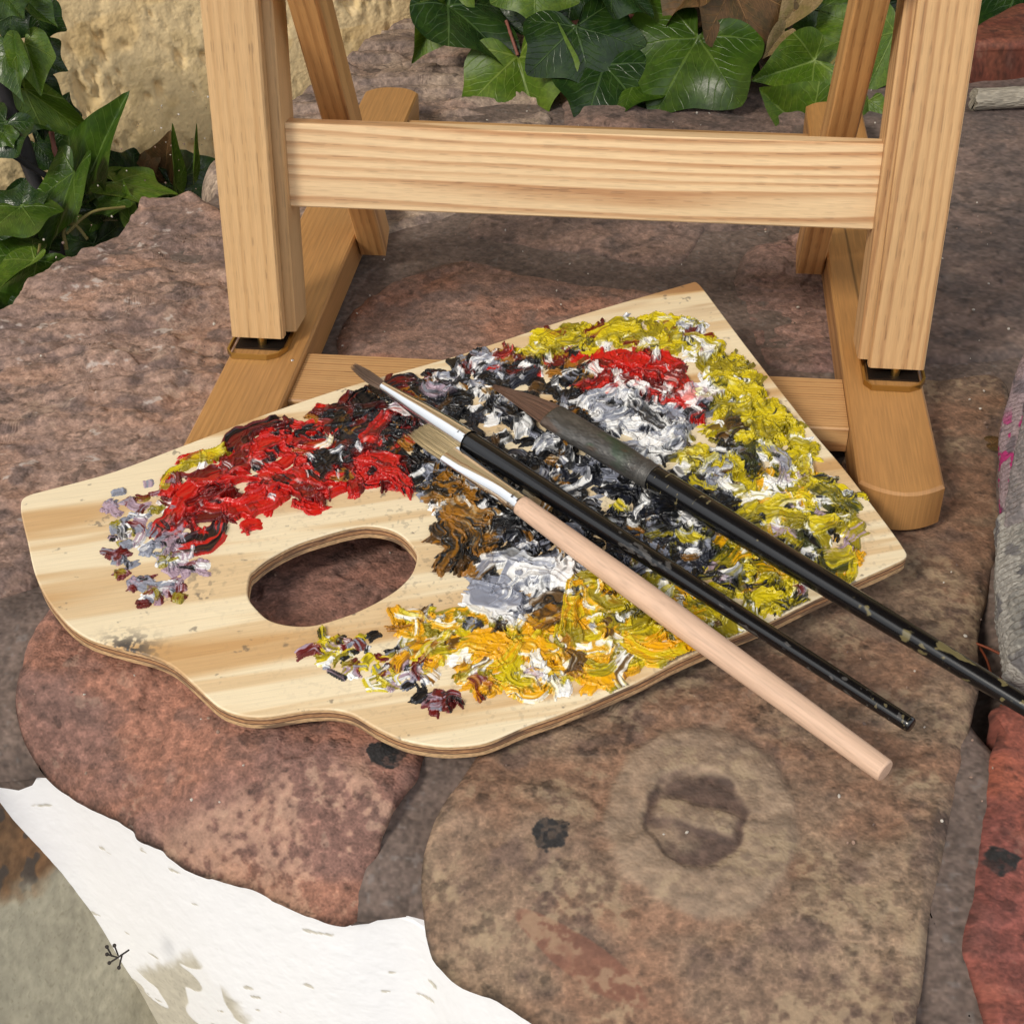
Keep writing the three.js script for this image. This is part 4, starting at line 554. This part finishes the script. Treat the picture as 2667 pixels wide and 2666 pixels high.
  const build = (arr) => {
    const pos = [], nor = [], uv = [], idx = [], seen = new Map();
    const vert = (i, j) => { const key = j * NX + i; let v = seen.get(key); if (v !== undefined) return v; v = pos.length / 3; seen.set(key, v); const hgt = S[key];
      pos.push((X0 + i * RES) / 1000, (hgt > 0.02 ? hgt * 1.3 + 0.06 : -0.12) / 1000, (Z0 + j * RES) / 1000); uv.push((i + 0.5) / NX, (j + 0.5) / NZ);
      const il = Math.max(0, i - 1), ir = Math.min(NX - 1, i + 1), jl = Math.max(0, j - 1), jr = Math.min(NZ - 1, j + 1), gx = 1.3 * (S[j * NX + ir] - S[j * NX + il]) / (2 * RES), gz = 1.3 * (S[jr * NX + i] - S[jl * NX + i]) / (2 * RES), l = Math.hypot(gx, 1, gz);
      nor.push(-gx / l, 1 / l, -gz / l); return v; };
    for (let q = 0; q < arr.length; q += 2) { const i = arr[q], j = arr[q + 1], a = vert(i, j), b = vert(i + step, j), c = vert(i, j + step), d = vert(i + step, j + step); idx.push(a, c, b, b, c, d); }
    const g = new THREE.BufferGeometry(); g.setAttribute('position', new THREE.BufferAttribute(new Float32Array(pos), 3)); g.setAttribute('normal', new THREE.BufferAttribute(new Float32Array(nor), 3)); g.setAttribute('uv', new THREE.BufferAttribute(new Float32Array(uv), 2)); g.setIndex(idx); return g;
  };
  const sorted = [...buckets.values()].sort((p, q) => q.length - p.length);
  sorted.slice(0, 240).forEach((arr) => mesh('paint_dab', build(arr), oil, palette));
  const rest = sorted.slice(240).flat(); const m = mesh('paint_specks', build(rest), oil, palette); m.userData.kind = 'stuff';
  console.log('paint', all.length, sorted.length);
}

// ================================================================ brushes
function brushFrame(name, b, label) {
  const g = thing(name, label, 'paintbrush', 'brushes lying across the palette'); g.position.set(b.j[0] / 1000, b.j[1] / 1000, b.j[2] / 1000);
  const d = V3(...b.d).normalize(), up = V3(0, 0.99228, 0.12403), x = up.clone().cross(d).normalize(), y = d.clone().cross(x); g.quaternion.setFromRotationMatrix(new THREE.Matrix4().makeBasis(x, y, d)); return g;
}
const lathe = (prof, seg = 40) => { const g = new THREE.LatheGeometry(prof.map(([r, z]) => new THREE.Vector2(r / 1000, z / 1000)), seg); g.rotateX(Math.PI / 2); return g; }; // y -> z
function bristles(n, len, z0, shape, seed, thick = 0.13) { // shape(a, r01, t) -> [x,y] mm at fraction t of the length; hairs run toward -z
  const r = rng(seed), pos = [], idx = [], col = [], SEG = 7;
  for (let k = 0; k < n; k++) {
    const a = r() * Math.PI * 2, q = Math.sqrt(r()), Lk = len * (0.80 + 0.20 * r()), jx = (r() - 0.5) * 0.5, jy = (r() - 0.5) * 0.4, tone = 0.55 + 0.8 * r(), base = pos.length / 3;
    for (let s = 0; s <= SEG; s++) { const t = s / SEG, [x, y] = shape(a, q, t), w = thick * (1 - 0.75 * t); for (let c = 0; c < 3; c++) { const an = c * 2.0944; pos.push((x + jx * t * t + Math.cos(an) * w) / 1000, (y + jy * t * t + Math.sin(an) * w) / 1000, (z0 - Lk * t) / 1000); col.push(tone, tone, tone); } }
    for (let s = 0; s < SEG; s++) for (let c = 0; c < 3; c++) { const p = base + s * 3 + c, q2 = base + s * 3 + (c + 1) % 3; idx.push(p, p + 3, q2, q2, p + 3, q2 + 3); }
  }
  const g = geom(pos, null, idx); g.setAttribute('color', new THREE.BufferAttribute(new Float32Array(col), 3)); return g;
}
function paintedHandle(base, marks, seed) { // u around, v along
  return bake(256, 1024, (u, v, o) => {
    const f = vn(u * 14, v * 300, seed), s = vn(u * 9, v * 60, seed + 1), n = fbm(u * 6, v * 40, 3, seed + 2);
    for (let k = 0; k < 3; k++) o[k] = base[k] * (0.9 + 0.2 * f);
    for (const [c, v0, v1, thr, sc] of marks) { const w = ss(thr, thr + 0.05, fbm(u * 5 * sc, v * 60 * sc, 3, seed + 5 + thr * 10)) * ss(v0 - 0.01, v0, v) * ss(v1 + 0.01, v1, v); for (let k = 0; k < 3; k++) o[k] = mix(o[k], c[k], w); }
    o[3] = 0.5 + 0.3 * n + 0.1 * s;
  });
}
const lacquer = (maps, rough = 0.22) => new THREE.MeshPhysicalMaterial({ map: maps[0], bumpMap: maps[1], bumpScale: 0.00005, roughness: rough, clearcoat: 0.25, clearcoatRoughness: 0.12 });
const latheUV = (g) => { const uv = g.attributes.uv; return g; };
{ // slim round brush
  const b = BR_round, g = brushFrame('round_brush', b, 'slim round paintbrush with black handle and bright silver ferrule, between the other two'), E = b.end;
  mesh('handle', lathe([[0, -6], [4.8, -6], [5.0, 0], [5.1, 14], [4.8, 60], [4.2, 120], [3.7, 180], [3.4, 225], [3.2, E - 2], [3.0, E - 0.6], [2.4, E], [0, E]]), lacquer(paintedHandle([12, 12, 14], [[[90, 30, 26], 0.05, 0.16, 0.62, 1], [[96, 88, 64], 0.66, 0.80, 0.62, 1.8], [[70, 86, 110], 0.10, 0.2, 0.74, 2], [[70, 68, 66], 0.42, 0.8, 0.70, 1.8]], 401)), g);
  const silver = new THREE.MeshStandardMaterial({ color: new THREE.Color().setRGB(0.86, 0.86, 0.85), metalness: 1, roughness: 0.17 });
  mesh('ferrule', lathe([[5.65, 1.5], [5.75, 0.5], [5.6, -2], [5.75, -3], [5.75, -4], [5.55, -5], [5.5, -12], [4.7, -30], [3.2, -48], [2.3, b.fer], [2.15, b.fer - 0.6], [2.0, b.fer]]), silver, g);
  const hair = new THREE.MeshStandardMaterial({ color: new THREE.Color().setRGB(0.20, 0.13, 0.09), roughness: 0.6, vertexColors: true });
  mesh('bristles', bristles(420, b.fer - b.tip, b.fer + 1.5, (a, q, t) => { const w = 1.95 * q * (1 + 0.75 * Math.sin(t * 2.6)) * (1 - 0.25 * t * t); return [Math.cos(a) * w + 0.8 * t * t, Math.sin(a) * w * (1 - 0.4 * t)]; }, 403, 0.12), hair, g);
}
{ // flat hog brush
  const b = BR_flat, g = brushFrame('flat_brush', b, 'flat paintbrush with pale raw wood handle and blond bristles'), E = b.end;
  const raw = bake(256, 1024, (u, v, o) => { const f = vn(u * 40, v * 50, 411), n = fbm(u * 5, v * 9, 3, 412), q = ss(0.6, 0.9, vn(u * 70, v * 60, 413)) * 0.4; for (let k = 0; k < 3; k++) o[k] = [214, 180, 154][k] * (0.94 + 0.08 * f + 0.06 * (n - 0.5)) * (1 - 0.1 * q); o[3] = 0.5 + 0.3 * f - 0.3 * q; });
  mesh('handle', lathe([[0, -4], [4.5, -4], [4.7, 0], [4.8, 6], [5.3, 35], [5.75, 70], [5.85, 95], [5.6, 130], [5.1, 170], [4.75, E - 1.2], [4.4, E - 0.3], [4.0, E], [0, E]]), new THREE.MeshStandardMaterial({ map: raw[0], bumpMap: raw[1], bumpScale: 0.0001, roughness: 0.62 }), g);
  const silver = new THREE.MeshStandardMaterial({ color: new THREE.Color().setRGB(0.88, 0.88, 0.87), metalness: 1, roughness: 0.15 });
  const F = b.fer, pr = [[5.0, 1], [5.15, 0], [5.0, -2], [5.2, -3], [5.2, -4], [5.05, -5], [4.9, -10], [4.9, -16], [4.85, -26], [4.8, -38], [4.8, F - 0.5], [4.65, F]];
  const fg = lathe(pr, 56), P = fg.attributes.position; for (let i = 0; i < P.count; i++) { const z = P.getZ(i) * 1000, t = ss(-8, F, z); P.setX(i, P.getX(i) * mix(1, 1.32, t)); P.setY(i, P.getY(i) * mix(1, 0.42, t)); } fg.computeVertexNormals(); mesh('ferrule', fg, silver, g);
  const hair = new THREE.MeshStandardMaterial({ color: new THREE.Color().setRGB(0.52, 0.41, 0.23), roughness: 0.6, vertexColors: true });
  mesh('bristles', bristles(900, F - b.tip, F + 2, (a, q, t) => { const w = q; return [Math.cos(a) * w * 6.0 * (1 + 0.12 * Math.sin(t * 3)), Math.sin(a) * w * 1.9 * (1 - 0.6 * t)]; }, 417, 0.14), hair, g);
}
{ // big old brush
  const b = BR_big, g = brushFrame('large_brush', b, 'large old paintbrush with dull grey-green stained ferrule and thick black handle'), E = b.end;
  mesh('handle', lathe([[0, -6], [5.9, -6], [6.1, 0], [6.1, 14], [6.0, 40], [5.6, 80], [4.9, 130], [4.2, 180], [3.9, E - 1.5], [4.0, E - 0.3], [3.4, E], [0, E]]), lacquer(paintedHandle([12, 12, 14], [[[104, 95, 64], 0.52, 0.68, 0.61, 1.3], [[110, 100, 70], 0.2, 0.42, 0.70, 1.6], [[120, 30, 30], 0.02, 0.06, 0.5, 1]], 421)), g);
  const F = b.fer, old = bake(256, 512, (u, v, o) => { const n = fbm(u * 7, v * 12, 4, 425), f = vn(u * 60, v * 90, 427), gr = ss(0.42, 0.58, fbm(u * 5 + 3, v * 7, 4, 429)) * ss(0.5, 0.75, v) * 1.3, br = ss(0.55, 0.7, fbm(u * 6 + 9, v * 10, 4, 431)) * ss(0.3, 0.5, v);
    for (let k = 0; k < 3; k++) { o[k] = mix([104, 102, 98][k], [64, 62, 60][k], n) * (0.85 + 0.3 * f); o[k] = mix(o[k], [48, 74, 50][k], gr * 0.75); o[k] = mix(o[k], [92, 70, 56][k], br * 0.6); } o[3] = 0.4 * n + 0.4 * f; });
  const fg = lathe([[6.3, 1.2], [6.5, 0.2], [6.25, -2.5], [6.6, -4], [6.6, -5.5], [6.2, -7], [6.7, -16], [7.0, -30], [7.2, -44], [7.2, F + 1], [7.0, F]], 56), P = fg.attributes.position;
  for (let i = 0; i < P.count; i++) { const z = P.getZ(i) * 1000, t = ss(-14, F, z); P.setX(i, P.getX(i) * mix(1, 1.16, t)); P.setY(i, P.getY(i) * mix(1, 0.5, t)); } fg.computeVertexNormals();
  mesh('ferrule', fg, new THREE.MeshStandardMaterial({ map: old[0], bumpMap: old[1], bumpScale: 0.0004, metalness: 0.45, roughness: 0.42 }), g);
  const hair = new THREE.MeshStandardMaterial({ color: new THREE.Color().setRGB(0.17, 0.09, 0.055), roughness: 0.55, vertexColors: true });
  mesh('bristles', bristles(1100, F - b.tip, F + 2, (a, q, t) => { const taper = 1 - 0.86 * Math.pow(t, 1.25); const cl = 1 + 0.25 * Math.sin(a * 7) * t; return [Math.cos(a) * q * 8.0 * taper * cl - 3.4 * t * t, Math.sin(a) * q * 3.2 * taper]; }, 433, 0.16), hair, g);
}
console.log('brushes');

// ================================================================ ivy
const LOBES = [ // half outlines, x across, y from the leaf stalk to the tip
  [[0, 1.0], [0.14, 0.84], [0.30, 0.69], [0.48, 0.61], [0.72, 0.53], [0.70, 0.34], [0.63, 0.14], [0.63, -0.06], [0.54, -0.26], [0.34, -0.34], [0.14, -0.25], [0.03, -0.05]],
  [[0, 1.0], [0.13, 0.82], [0.29, 0.60], [0.45, 0.38], [0.55, 0.16], [0.51, -0.08], [0.36, -0.22], [0.16, -0.20], [0.03, -0.04]],
  [[0, 1.0], [0.09, 0.84], [0.22, 0.66], [0.36, 0.46], [0.44, 0.24], [0.42, 0.02], [0.30, -0.12], [0.14, -0.14], [0.03, -0.03]],
  [[0, 1.0], [0.12, 0.84], [0.30, 0.66], [0.48, 0.52], [0.62, 0.40], [0.58, 0.16], [0.52, -0.08], [0.34, -0.22], [0.14, -0.20], [0.03, -0.04]],
];
function leafGeo(kind, fold, curl, ruffle, seed) {
  const half = LOBES[kind], full = [...half, ...half.slice(1, -1).reverse().map(([x, y]) => [-x, y]), ].filter(Boolean), B = resample([...half, [0, 0.0], ...half.slice(1).reverse().map(([x, y]) => [-x, y])], 56, true, 0.4);
  const n = 56, R = 7, pos = [], uv = [], idx = [], cy = 0.12;
  for (let r = 0; r <= R; r++) for (let i = 0; i < n; i++) {
    const t = r / R, x = B[i][0] * t, y = mix(cy, B[i][1], t), d = Math.hypot(x, y);
    let z = -Math.abs(x) * fold * -1 - curl * y * y * 0.5 + ruffle * 0.10 * t * t * Math.sin(i / n * 6.283 * 4 + seed) + 0.05 * Math.sin(Math.abs(x) * 9) * t + ruffle * 0.05 * (vn(x * 3 + seed, y * 3, seed) - 0.5);
    pos.push(x, y, z); uv.push(x * 0.7 + 0.5, y * 0.7 + 0.25);
  }
  for (let r = 0; r < R; r++) for (let i = 0; i < n; i++) { const a = r * n + i, b = r * n + (i + 1) % n, c = a + n, d = b + n; idx.push(a, c, b, b, c, d); }
  return geom(pos, uv, idx); // unit leaf in x-y, facing +z
}
const LEAFS = [[0, 0.10, 0.25, 0.5], [1, 0.12, 0.30, 0.5], [2, 0.75, -0.3, 0.6], [3, 0.45, 0.35, 0.7]].map((a, i) => leafGeo(...a, i * 3 + 1));
function leafMat(base, alt, vein, veinAmt, rough, seed, trans) {
  const tips = [[0, 1], [0.70, 0.52], [-0.70, 0.52], [0.52, -0.24], [-0.52, -0.24]];
  const [map, bump] = bake(400, 400, (u, v, o) => {
    const x = (u - 0.5) / 0.7, y = (v - 0.25) / 0.7; let d = 1e9, ve = 0;
    for (const [tx, ty] of tips) {
      const L = Math.hypot(tx, ty), t = clamp((x * tx + y * ty) / (L * L)), px = x - tx * t, py = y - ty * t, e = Math.hypot(px, py) + 0.012 * (vn(x * 14, y * 14, seed) - 0.5), w = 0.017 * (1 - 0.75 * t);
      ve = Math.max(ve, ss(w, w * 0.35, e));
      if (t > 0.05 && t < 0.96) { // side veins leave each main vein forward
        const al = t * L, off = (x * -ty + y * tx) / L, q = al - Math.abs(off) * 1.1, ph = (q + 0.01 * Math.sin(off * 40)) / 0.115 + (off > 0 ? 0.5 : 0), g = Math.abs(ph - Math.round(ph)) * 0.115; if (q > 0.02 && Math.abs(off) < 0.30) ve = Math.max(ve, ss(0.008, 0.002, g) * 0.62 * ss(0.30, 0.12, Math.abs(off)));
      }
    }
    const f = fbm(x * 9, y * 9, 4, seed + 3), g = fbm(x * 40, y * 40, 2, seed + 5);
    for (let k = 0; k < 3; k++) o[k] = mix(mix(base[k], alt[k], ss(0.35, 0.7, f)) * (0.88 + 0.24 * g), vein[k], ve * veinAmt);
    o[3] = 0.55 - 0.3 * ve + 0.18 * f + 0.06 * g;
  });
  return new THREE.MeshPhysicalMaterial({ map, bumpMap: bump, bumpScale: 0.012, roughness: rough, side: THREE.DoubleSide, transmission: trans, thickness: 0, specularIntensity: 0.7 });
}
const LEAFMAT = [
  leafMat([29, 50, 21], [39, 61, 22], [88, 112, 66], 0.55, 0.26, 501, 0),
  leafMat([47, 72, 18], [60, 85, 22], [106, 128, 62], 0.55, 0.30, 511, 0),
  leafMat([72, 100, 20], [88, 112, 28], [132, 150, 76], 0.6, 0.45, 521, 0.12),
  leafMat([96, 70, 40], [78, 62, 34], [150, 112, 70], 0.6, 0.6, 531, 0),
  leafMat([132, 112, 76], [118, 104, 62], [160, 136, 96], 0.5, 0.6, 541, 0),
];
for (const m of LEAFMAT) m.bumpScale = 0.0012;
const stemMat = [new THREE.MeshStandardMaterial({ color: new THREE.Color().setRGB(0.022, 0.02, 0.022), roughness: 0.7 }), new THREE.MeshStandardMaterial({ color: new THREE.Color().setRGB(0.20, 0.17, 0.05), roughness: 0.6 }), new THREE.MeshStandardMaterial({ color: new THREE.Color().setRGB(0.20, 0.07, 0.05), roughness: 0.6 })];
function placeLeaf(L, plant) {
  const P = mmV(L), Q = V3(L[3] / 1000, L[4] / 1000, L[5] / 1000), y = Q.clone().sub(P), len = y.length() * 1.16; y.normalize();
  const n = V3(L[6], L[7], L[8]), z = n.addScaledVector(y, -n.dot(y)).normalize(), x = y.clone().cross(z);
  const m = mesh('leaf', LEAFS[L[10]], LEAFMAT[L[11]], plant); m.position.copy(P); m.scale.set(len * L[9], len, len * Math.min(1, L[9])); m.quaternion.setFromRotationMatrix(new THREE.Matrix4().makeBasis(x, y, z));
}
function stem(rows, plant, mat) {
  const pts = rows.map(mmV), c = new THREE.CatmullRomCurve3(pts), r0 = rows[0][3] / 1000, r1 = rows[rows.length - 1][3] / 1000, N = 40, g = new THREE.TubeGeometry(c, N, 1, 9, false), P = g.attributes.position;
  for (let i = 0; i <= N; i++) { const q = c.getPointAt(i / N), r = mix(r0, r1, i / N) * (0.9 + 0.25 * vn(i * 0.5, 3, 7)); for (let k = 0; k <= 9; k++) { const a = i * 10 + k; P.setXYZ(a, q.x + (P.getX(a) - q.x) * r, q.y + (P.getY(a) - q.y) * r, q.z + (P.getZ(a) - q.z) * r); } }
  g.computeVertexNormals(); mesh('stem', g, mat, plant);
}
const ivyL = thing('ivy_plant', 'ivy climbing the ochre wall beside a dark woody stem', 'ivy'), ivyR = thing('ivy_plant', 'large-leaved ivy with withered brown leaves sprawling behind the easel', 'ivy');
for (const L of LEAF_R) placeLeaf(L, ivyR); for (const L of LEAF_L) placeLeaf(L, ivyL);
STEM_L.forEach((s, i) => stem(s, ivyL, stemMat[i < 2 ? 0 : i === 2 ? 2 : 1])); STEM_R.forEach((s, i) => stem(s, ivyR, stemMat[i === 0 ? 2 : i === 1 ? 1 : 2]));
{ // the mass of leaves further back and above
  const r = rng(99);
  for (let k = 0; k < 240; k++) {
    const x = mix(-140, 520, r()), z = mix(-610, -450, Math.pow(r(), 0.8)) - Math.max(0, x) * 0.25, y = mix(6, 420, Math.pow(r(), 1.3)); if (x < -60 && z > -480) continue;
    const len = mix(45, 85, r()), an = (r() - 0.5) * 2.4, tip = [x + Math.sin(an) * len, y - Math.cos(an) * len * 0.75, z + Math.cos(an) * len * 0.4];
    placeLeaf([x, y, z, ...tip, (r() - 0.5) * 0.8, 0.55 + 0.3 * r(), 0.8, mix(0.85, 1.15, r()), r() < 0.6 ? 0 : r() < 0.5 ? 1 : 3, r() < 0.62 ? 0 : r() < 0.75 ? 1 : r() < 0.7 ? 3 : 4], ivyR);
  }
  for (let k = 0; k < 46; k++) { // left: below and behind, against the wall
    const s = mix(-0.50, -0.24, r()), d = mix(0.015, 0.09, r()), y = mix(-200, -75, r()), x = (-0.19 + 0.789 * s + 0.614 * d) * 1000, z = (-0.53 - 0.614 * s + 0.789 * d) * 1000, len = mix(30, 55, r()), an = (r() - 0.5) * 2.6;
    placeLeaf([x, y, z, x + Math.sin(an) * len, y - Math.cos(an) * len * 0.8, z + 12, 0.4 + (r() - 0.5) * 0.5, 0.45, 0.8, 1, r() < 0.6 ? 0 : 3, r() < 0.65 ? 0 : 1], ivyL);
  }
}
console.log('ivy');
// ================================================================ things at the edges
{ // knitted cloth bundle
  const scarf = thing('knitted_scarf', 'crumpled grey and pink knitted scarf lying along the slab edge', 'scarf');
  const tones = [[[150, 132, 134], [120, 104, 108], 1], [[138, 128, 126], [96, 92, 92], 0], [[158, 154, 146], [124, 120, 114], 0], [[146, 142, 134], [104, 102, 98], 0], [[140, 136, 130], [100, 98, 96], 0]], rad = [11, 14, 12.5, 15, 17];
  CLOTH.forEach((rows, q) => {
    const c = new THREE.CatmullRomCurve3(rows.map((p) => V3(p[0] / 1000, p[1] / 1000, p[2] / 1000))), N = 260, M = 36, L = c.getLength() * 1000, fr = c.computeFrenetFrames(N, false), pos = [], uv = [], idx = [];
    for (let i = 0; i <= N; i++) { const p = c.getPointAt(i / N), s = i / N * L, endk = Math.sqrt(clamp(Math.min(i, N - i) / (N * 0.05)) ) * 0.9 + 0.1;
      for (let k = 0; k <= M; k++) { const a = k / M * 6.2832, col = Math.abs(Math.sin(a * 4)), rib = Math.abs(Math.sin(s * 0.74 + 0.5 * (vn(s * 0.05, a, 601 + q)) )), r = rad[q] * endk * (0.86 + 0.16 * (fbm(s * 0.04, a * 0.8, 2, 611 + q) - 0.5) * 2 + 0.13 * rib * (0.4 + 0.6 * col) + 0.03 * (vn(s * 0.9, a * 9, 615) - 0.5)) / 1000;
        const v = p.clone().addScaledVector(fr.normals[i], Math.cos(a) * r).addScaledVector(fr.binormals[i], Math.sin(a) * r); pos.push(v.x, Math.max(v.y, -0.002), v.z); uv.push(i / N, k / M); } }
    for (let i = 0; i < N; i++) for (let k = 0; k < M; k++) { const a = i * (M + 1) + k; idx.push(a, a + 1, a + M + 1, a + 1, a + M + 2, a + M + 1); }
    const [map, bump] = bake(512, 256, (u, v, o) => { const s = u * L, a = v * 6.2832, f = fbm(s * 0.7, a * 8, 3, 621), n = fbm(s * 0.06, a * 1.3, 3, 625 + q), w = vn(s * 2.2, a * 14, 627); const [A, B, pink] = tones[q];
      const mg = pink ? ss(0.55, 0.62, fbm(s * 0.09, a * 2.2, 3, 629)) * ss(0.45, 0.6, u) * 0.85 : 0, dk = ss(0.62, 0.72, n) * 0.5;
      for (let k = 0; k < 3; k++) { o[k] = mix(A[k], B[k], clamp(f * 1.5 - 0.35)) * (0.9 + 0.2 * w); o[k] = mix(o[k], [160, 28, 96][k], mg); o[k] = mix(o[k], [62, 60, 66][k], dk); } o[3] = 0.5 * f + 0.5 * w; });
    mesh('roll', geom(pos, uv, idx), new THREE.MeshStandardMaterial({ map, bumpMap: bump, bumpScale: 0.0012, roughness: 0.95 }), scarf);
  });
}
{ // pale stick
  const c = new THREE.CatmullRomCurve3(STICK.map(mmV)), N = 90, M = 20, fr = c.computeFrenetFrames(N, false), pos = [], uv = [], idx = [];
  for (let i = 0; i <= N; i++) { const p = c.getPointAt(i / N); for (let k = 0; k <= M; k++) { const a = k / M * 6.2832, rag = i < 4 ? 0.004 * (vn(a * 2.5, 1, 641) - 0.3) * (4 - i) / 4 : 0, r = 0.0078 * (0.9 + 0.2 * vn(a * 1.6, i * 0.05, 643) + 0.08 * vn(a * 5, i * 0.1, 645)); const d = c.getTangentAt(i / N); const v = p.clone().addScaledVector(fr.normals[i], Math.cos(a) * r).addScaledVector(fr.binormals[i], Math.sin(a) * r).addScaledVector(d, -rag); pos.push(v.x, v.y, v.z); uv.push(i / N, k / M); } }
  for (let i = 0; i < N; i++) for (let k = 0; k < M; k++) { const a = i * (M + 1) + k; idx.push(a, a + 1, a + M + 1, a + 1, a + M + 2, a + M + 1); }
  const b0 = pos.length / 3, e = c.getPointAt(0.02); pos.push(e.x, e.y, e.z); uv.push(0, 0); for (let k = 0; k < M; k++) idx.push(b0, k + 1, k);
  const [map, bump] = bake(512, 128, (u, v, o) => { const f = vn(u * 30, v * 60, 647), g = fbm(u * 8, v * 12, 3, 649); for (let k = 0; k < 3; k++) o[k] = mix([176, 168, 152][k], [140, 132, 118][k], g) * (0.85 + 0.25 * f); o[3] = f; });
  const m = mesh('dry_stick', geom(pos, uv, idx), new THREE.MeshStandardMaterial({ map, bumpMap: bump, bumpScale: 0.0008, roughness: 0.9, side: THREE.DoubleSide })); m.userData = { label: 'pale bleached stick with a frayed end lying before a red block', category: 'stick' };
}
{ // red block
  const s = slab(REDBLOCK.map(([x, z]) => [x, z, 8, 12]), 'block', { n: 200, rings: 40, base: 34, skirt: 38, seed: 5 });
  const [map, bump] = stoneMaps(s, 'block', [[140, 78, 58], [124, 66, 50], [150, 92, 68], [100, 60, 50]], 256);
  const m = mesh('terracotta_block', s.geo, new THREE.MeshStandardMaterial({ map, bumpMap: bump, bumpScale: 0.001, roughness: 0.7 })); m.userData = { label: 'red-brown terracotta block half hidden behind the right easel upright', category: 'block' };
}
{ // needles in the open joint
  const mat = new THREE.MeshStandardMaterial({ color: new THREE.Color().setRGB(0.20, 0.045, 0.015), roughness: 0.6 }), r = rng(77);
  for (let k = 0; k < 4; k++) { const x = FEAT.gap[0] + (r() - 0.5) * 14, z = FEAT.gap[1] + (r() - 0.5) * 50, a = 1.2 + (r() - 0.5) * 1.2, L = mix(18, 38, r()), y = mix(-12, -2, r()); const c = new THREE.QuadraticBezierCurve3(V3(x / 1000, y / 1000, z / 1000), V3((x + Math.cos(a) * L * 0.5 + 3) / 1000, (y + 3) / 1000, (z + Math.sin(a) * L * 0.5) / 1000), V3((x + Math.cos(a) * L) / 1000, (y + 1) / 1000, (z + Math.sin(a) * L) / 1000)); const m = mesh('pine_needle', new THREE.TubeGeometry(c, 12, 0.0006, 6), mat); m.userData = { label: 'thin red-brown pine needle in the open joint beside the scarf', category: 'needle', group: 'pine needles in the open joint' }; }
}
{ // fallen leaf by the scarf
  const m = mesh('fallen_leaf', LEAFS[1], LEAFMAT[3]); m.scale.set(0.010, 0.018, 0.012); m.position.set(DEAD[0] / 1000, 0.0035, DEAD[2] / 1000); m.rotation.set(-Math.PI / 2 + 0.15, 0, -1.5); m.userData = { label: 'small brown fallen leaf on the slab next to the scarf', category: 'leaf' };
}
{ // loose grit on the stones
  const r = rng(313), n = 800, g = new THREE.IcosahedronGeometry(1, 0), P = g.attributes.position; for (let i = 0; i < P.count; i++) { const k = 0.8 + 0.4 * vn(P.getX(i) * 3, P.getY(i) * 3 + P.getZ(i), 651); P.setXYZ(i, P.getX(i) * k, P.getY(i) * k * 0.7, P.getZ(i) * k); } g.computeVertexNormals();
  const im = new THREE.InstancedMesh(g, new THREE.MeshStandardMaterial({ color: 0xffffff, roughness: 0.9 }), n), M = new THREE.Matrix4(), q = new THREE.Quaternion(), col = new THREE.Color();
  for (let k = 0; k < n; k++) { const x = mix(-0.36, 0.26, r()), z = mix(-0.4, 0.42, r()), s = mix(0.0004, 0.0012, r() * r()); q.setFromEuler(new THREE.Euler(r() * 6, r() * 6, r() * 6)); M.compose(V3(x, heightAt(x * 1000, z * 1000, 'rearright') / 1000 + s * 0.4, z), q, V3(s, s, s)); im.setMatrixAt(k, M); const t = r(); col.setRGB(...(t < 0.4 ? [0.5, 0.46, 0.4] : t < 0.7 ? [0.16, 0.11, 0.09] : [0.3, 0.2, 0.15])); im.setColorAt(k, col); }
  im.name = 'loose_grit'; im.userData = { kind: 'stuff', label: 'loose grit and crumbs scattered over the stones', category: 'grit' }; im.castShadow = im.receiveShadow = true; scene.add(im);
}

{ // dried twig caught at the foot of the white plaster
  const gs = []; TWIG.forEach(([a, b], i) => { const A = mmV(a), B = mmV(b), g = new THREE.TubeGeometry(new THREE.LineCurve3(A, B), 4, 0.0004, 6); gs.push(g); if (i) { const s = new THREE.SphereGeometry(0.0009, 8, 6); s.translate(B.x, B.y, B.z); gs.push(s); } });
  const m = mesh('dried_twig', mergeGeometries(gs), new THREE.MeshStandardMaterial({ color: new THREE.Color().setRGB(0.03, 0.024, 0.02), roughness: 0.8 })); m.userData = { label: 'tiny dark budded twig stuck at the foot of the white plaster', category: 'twig' };
}

renderer.render(scene, camera);
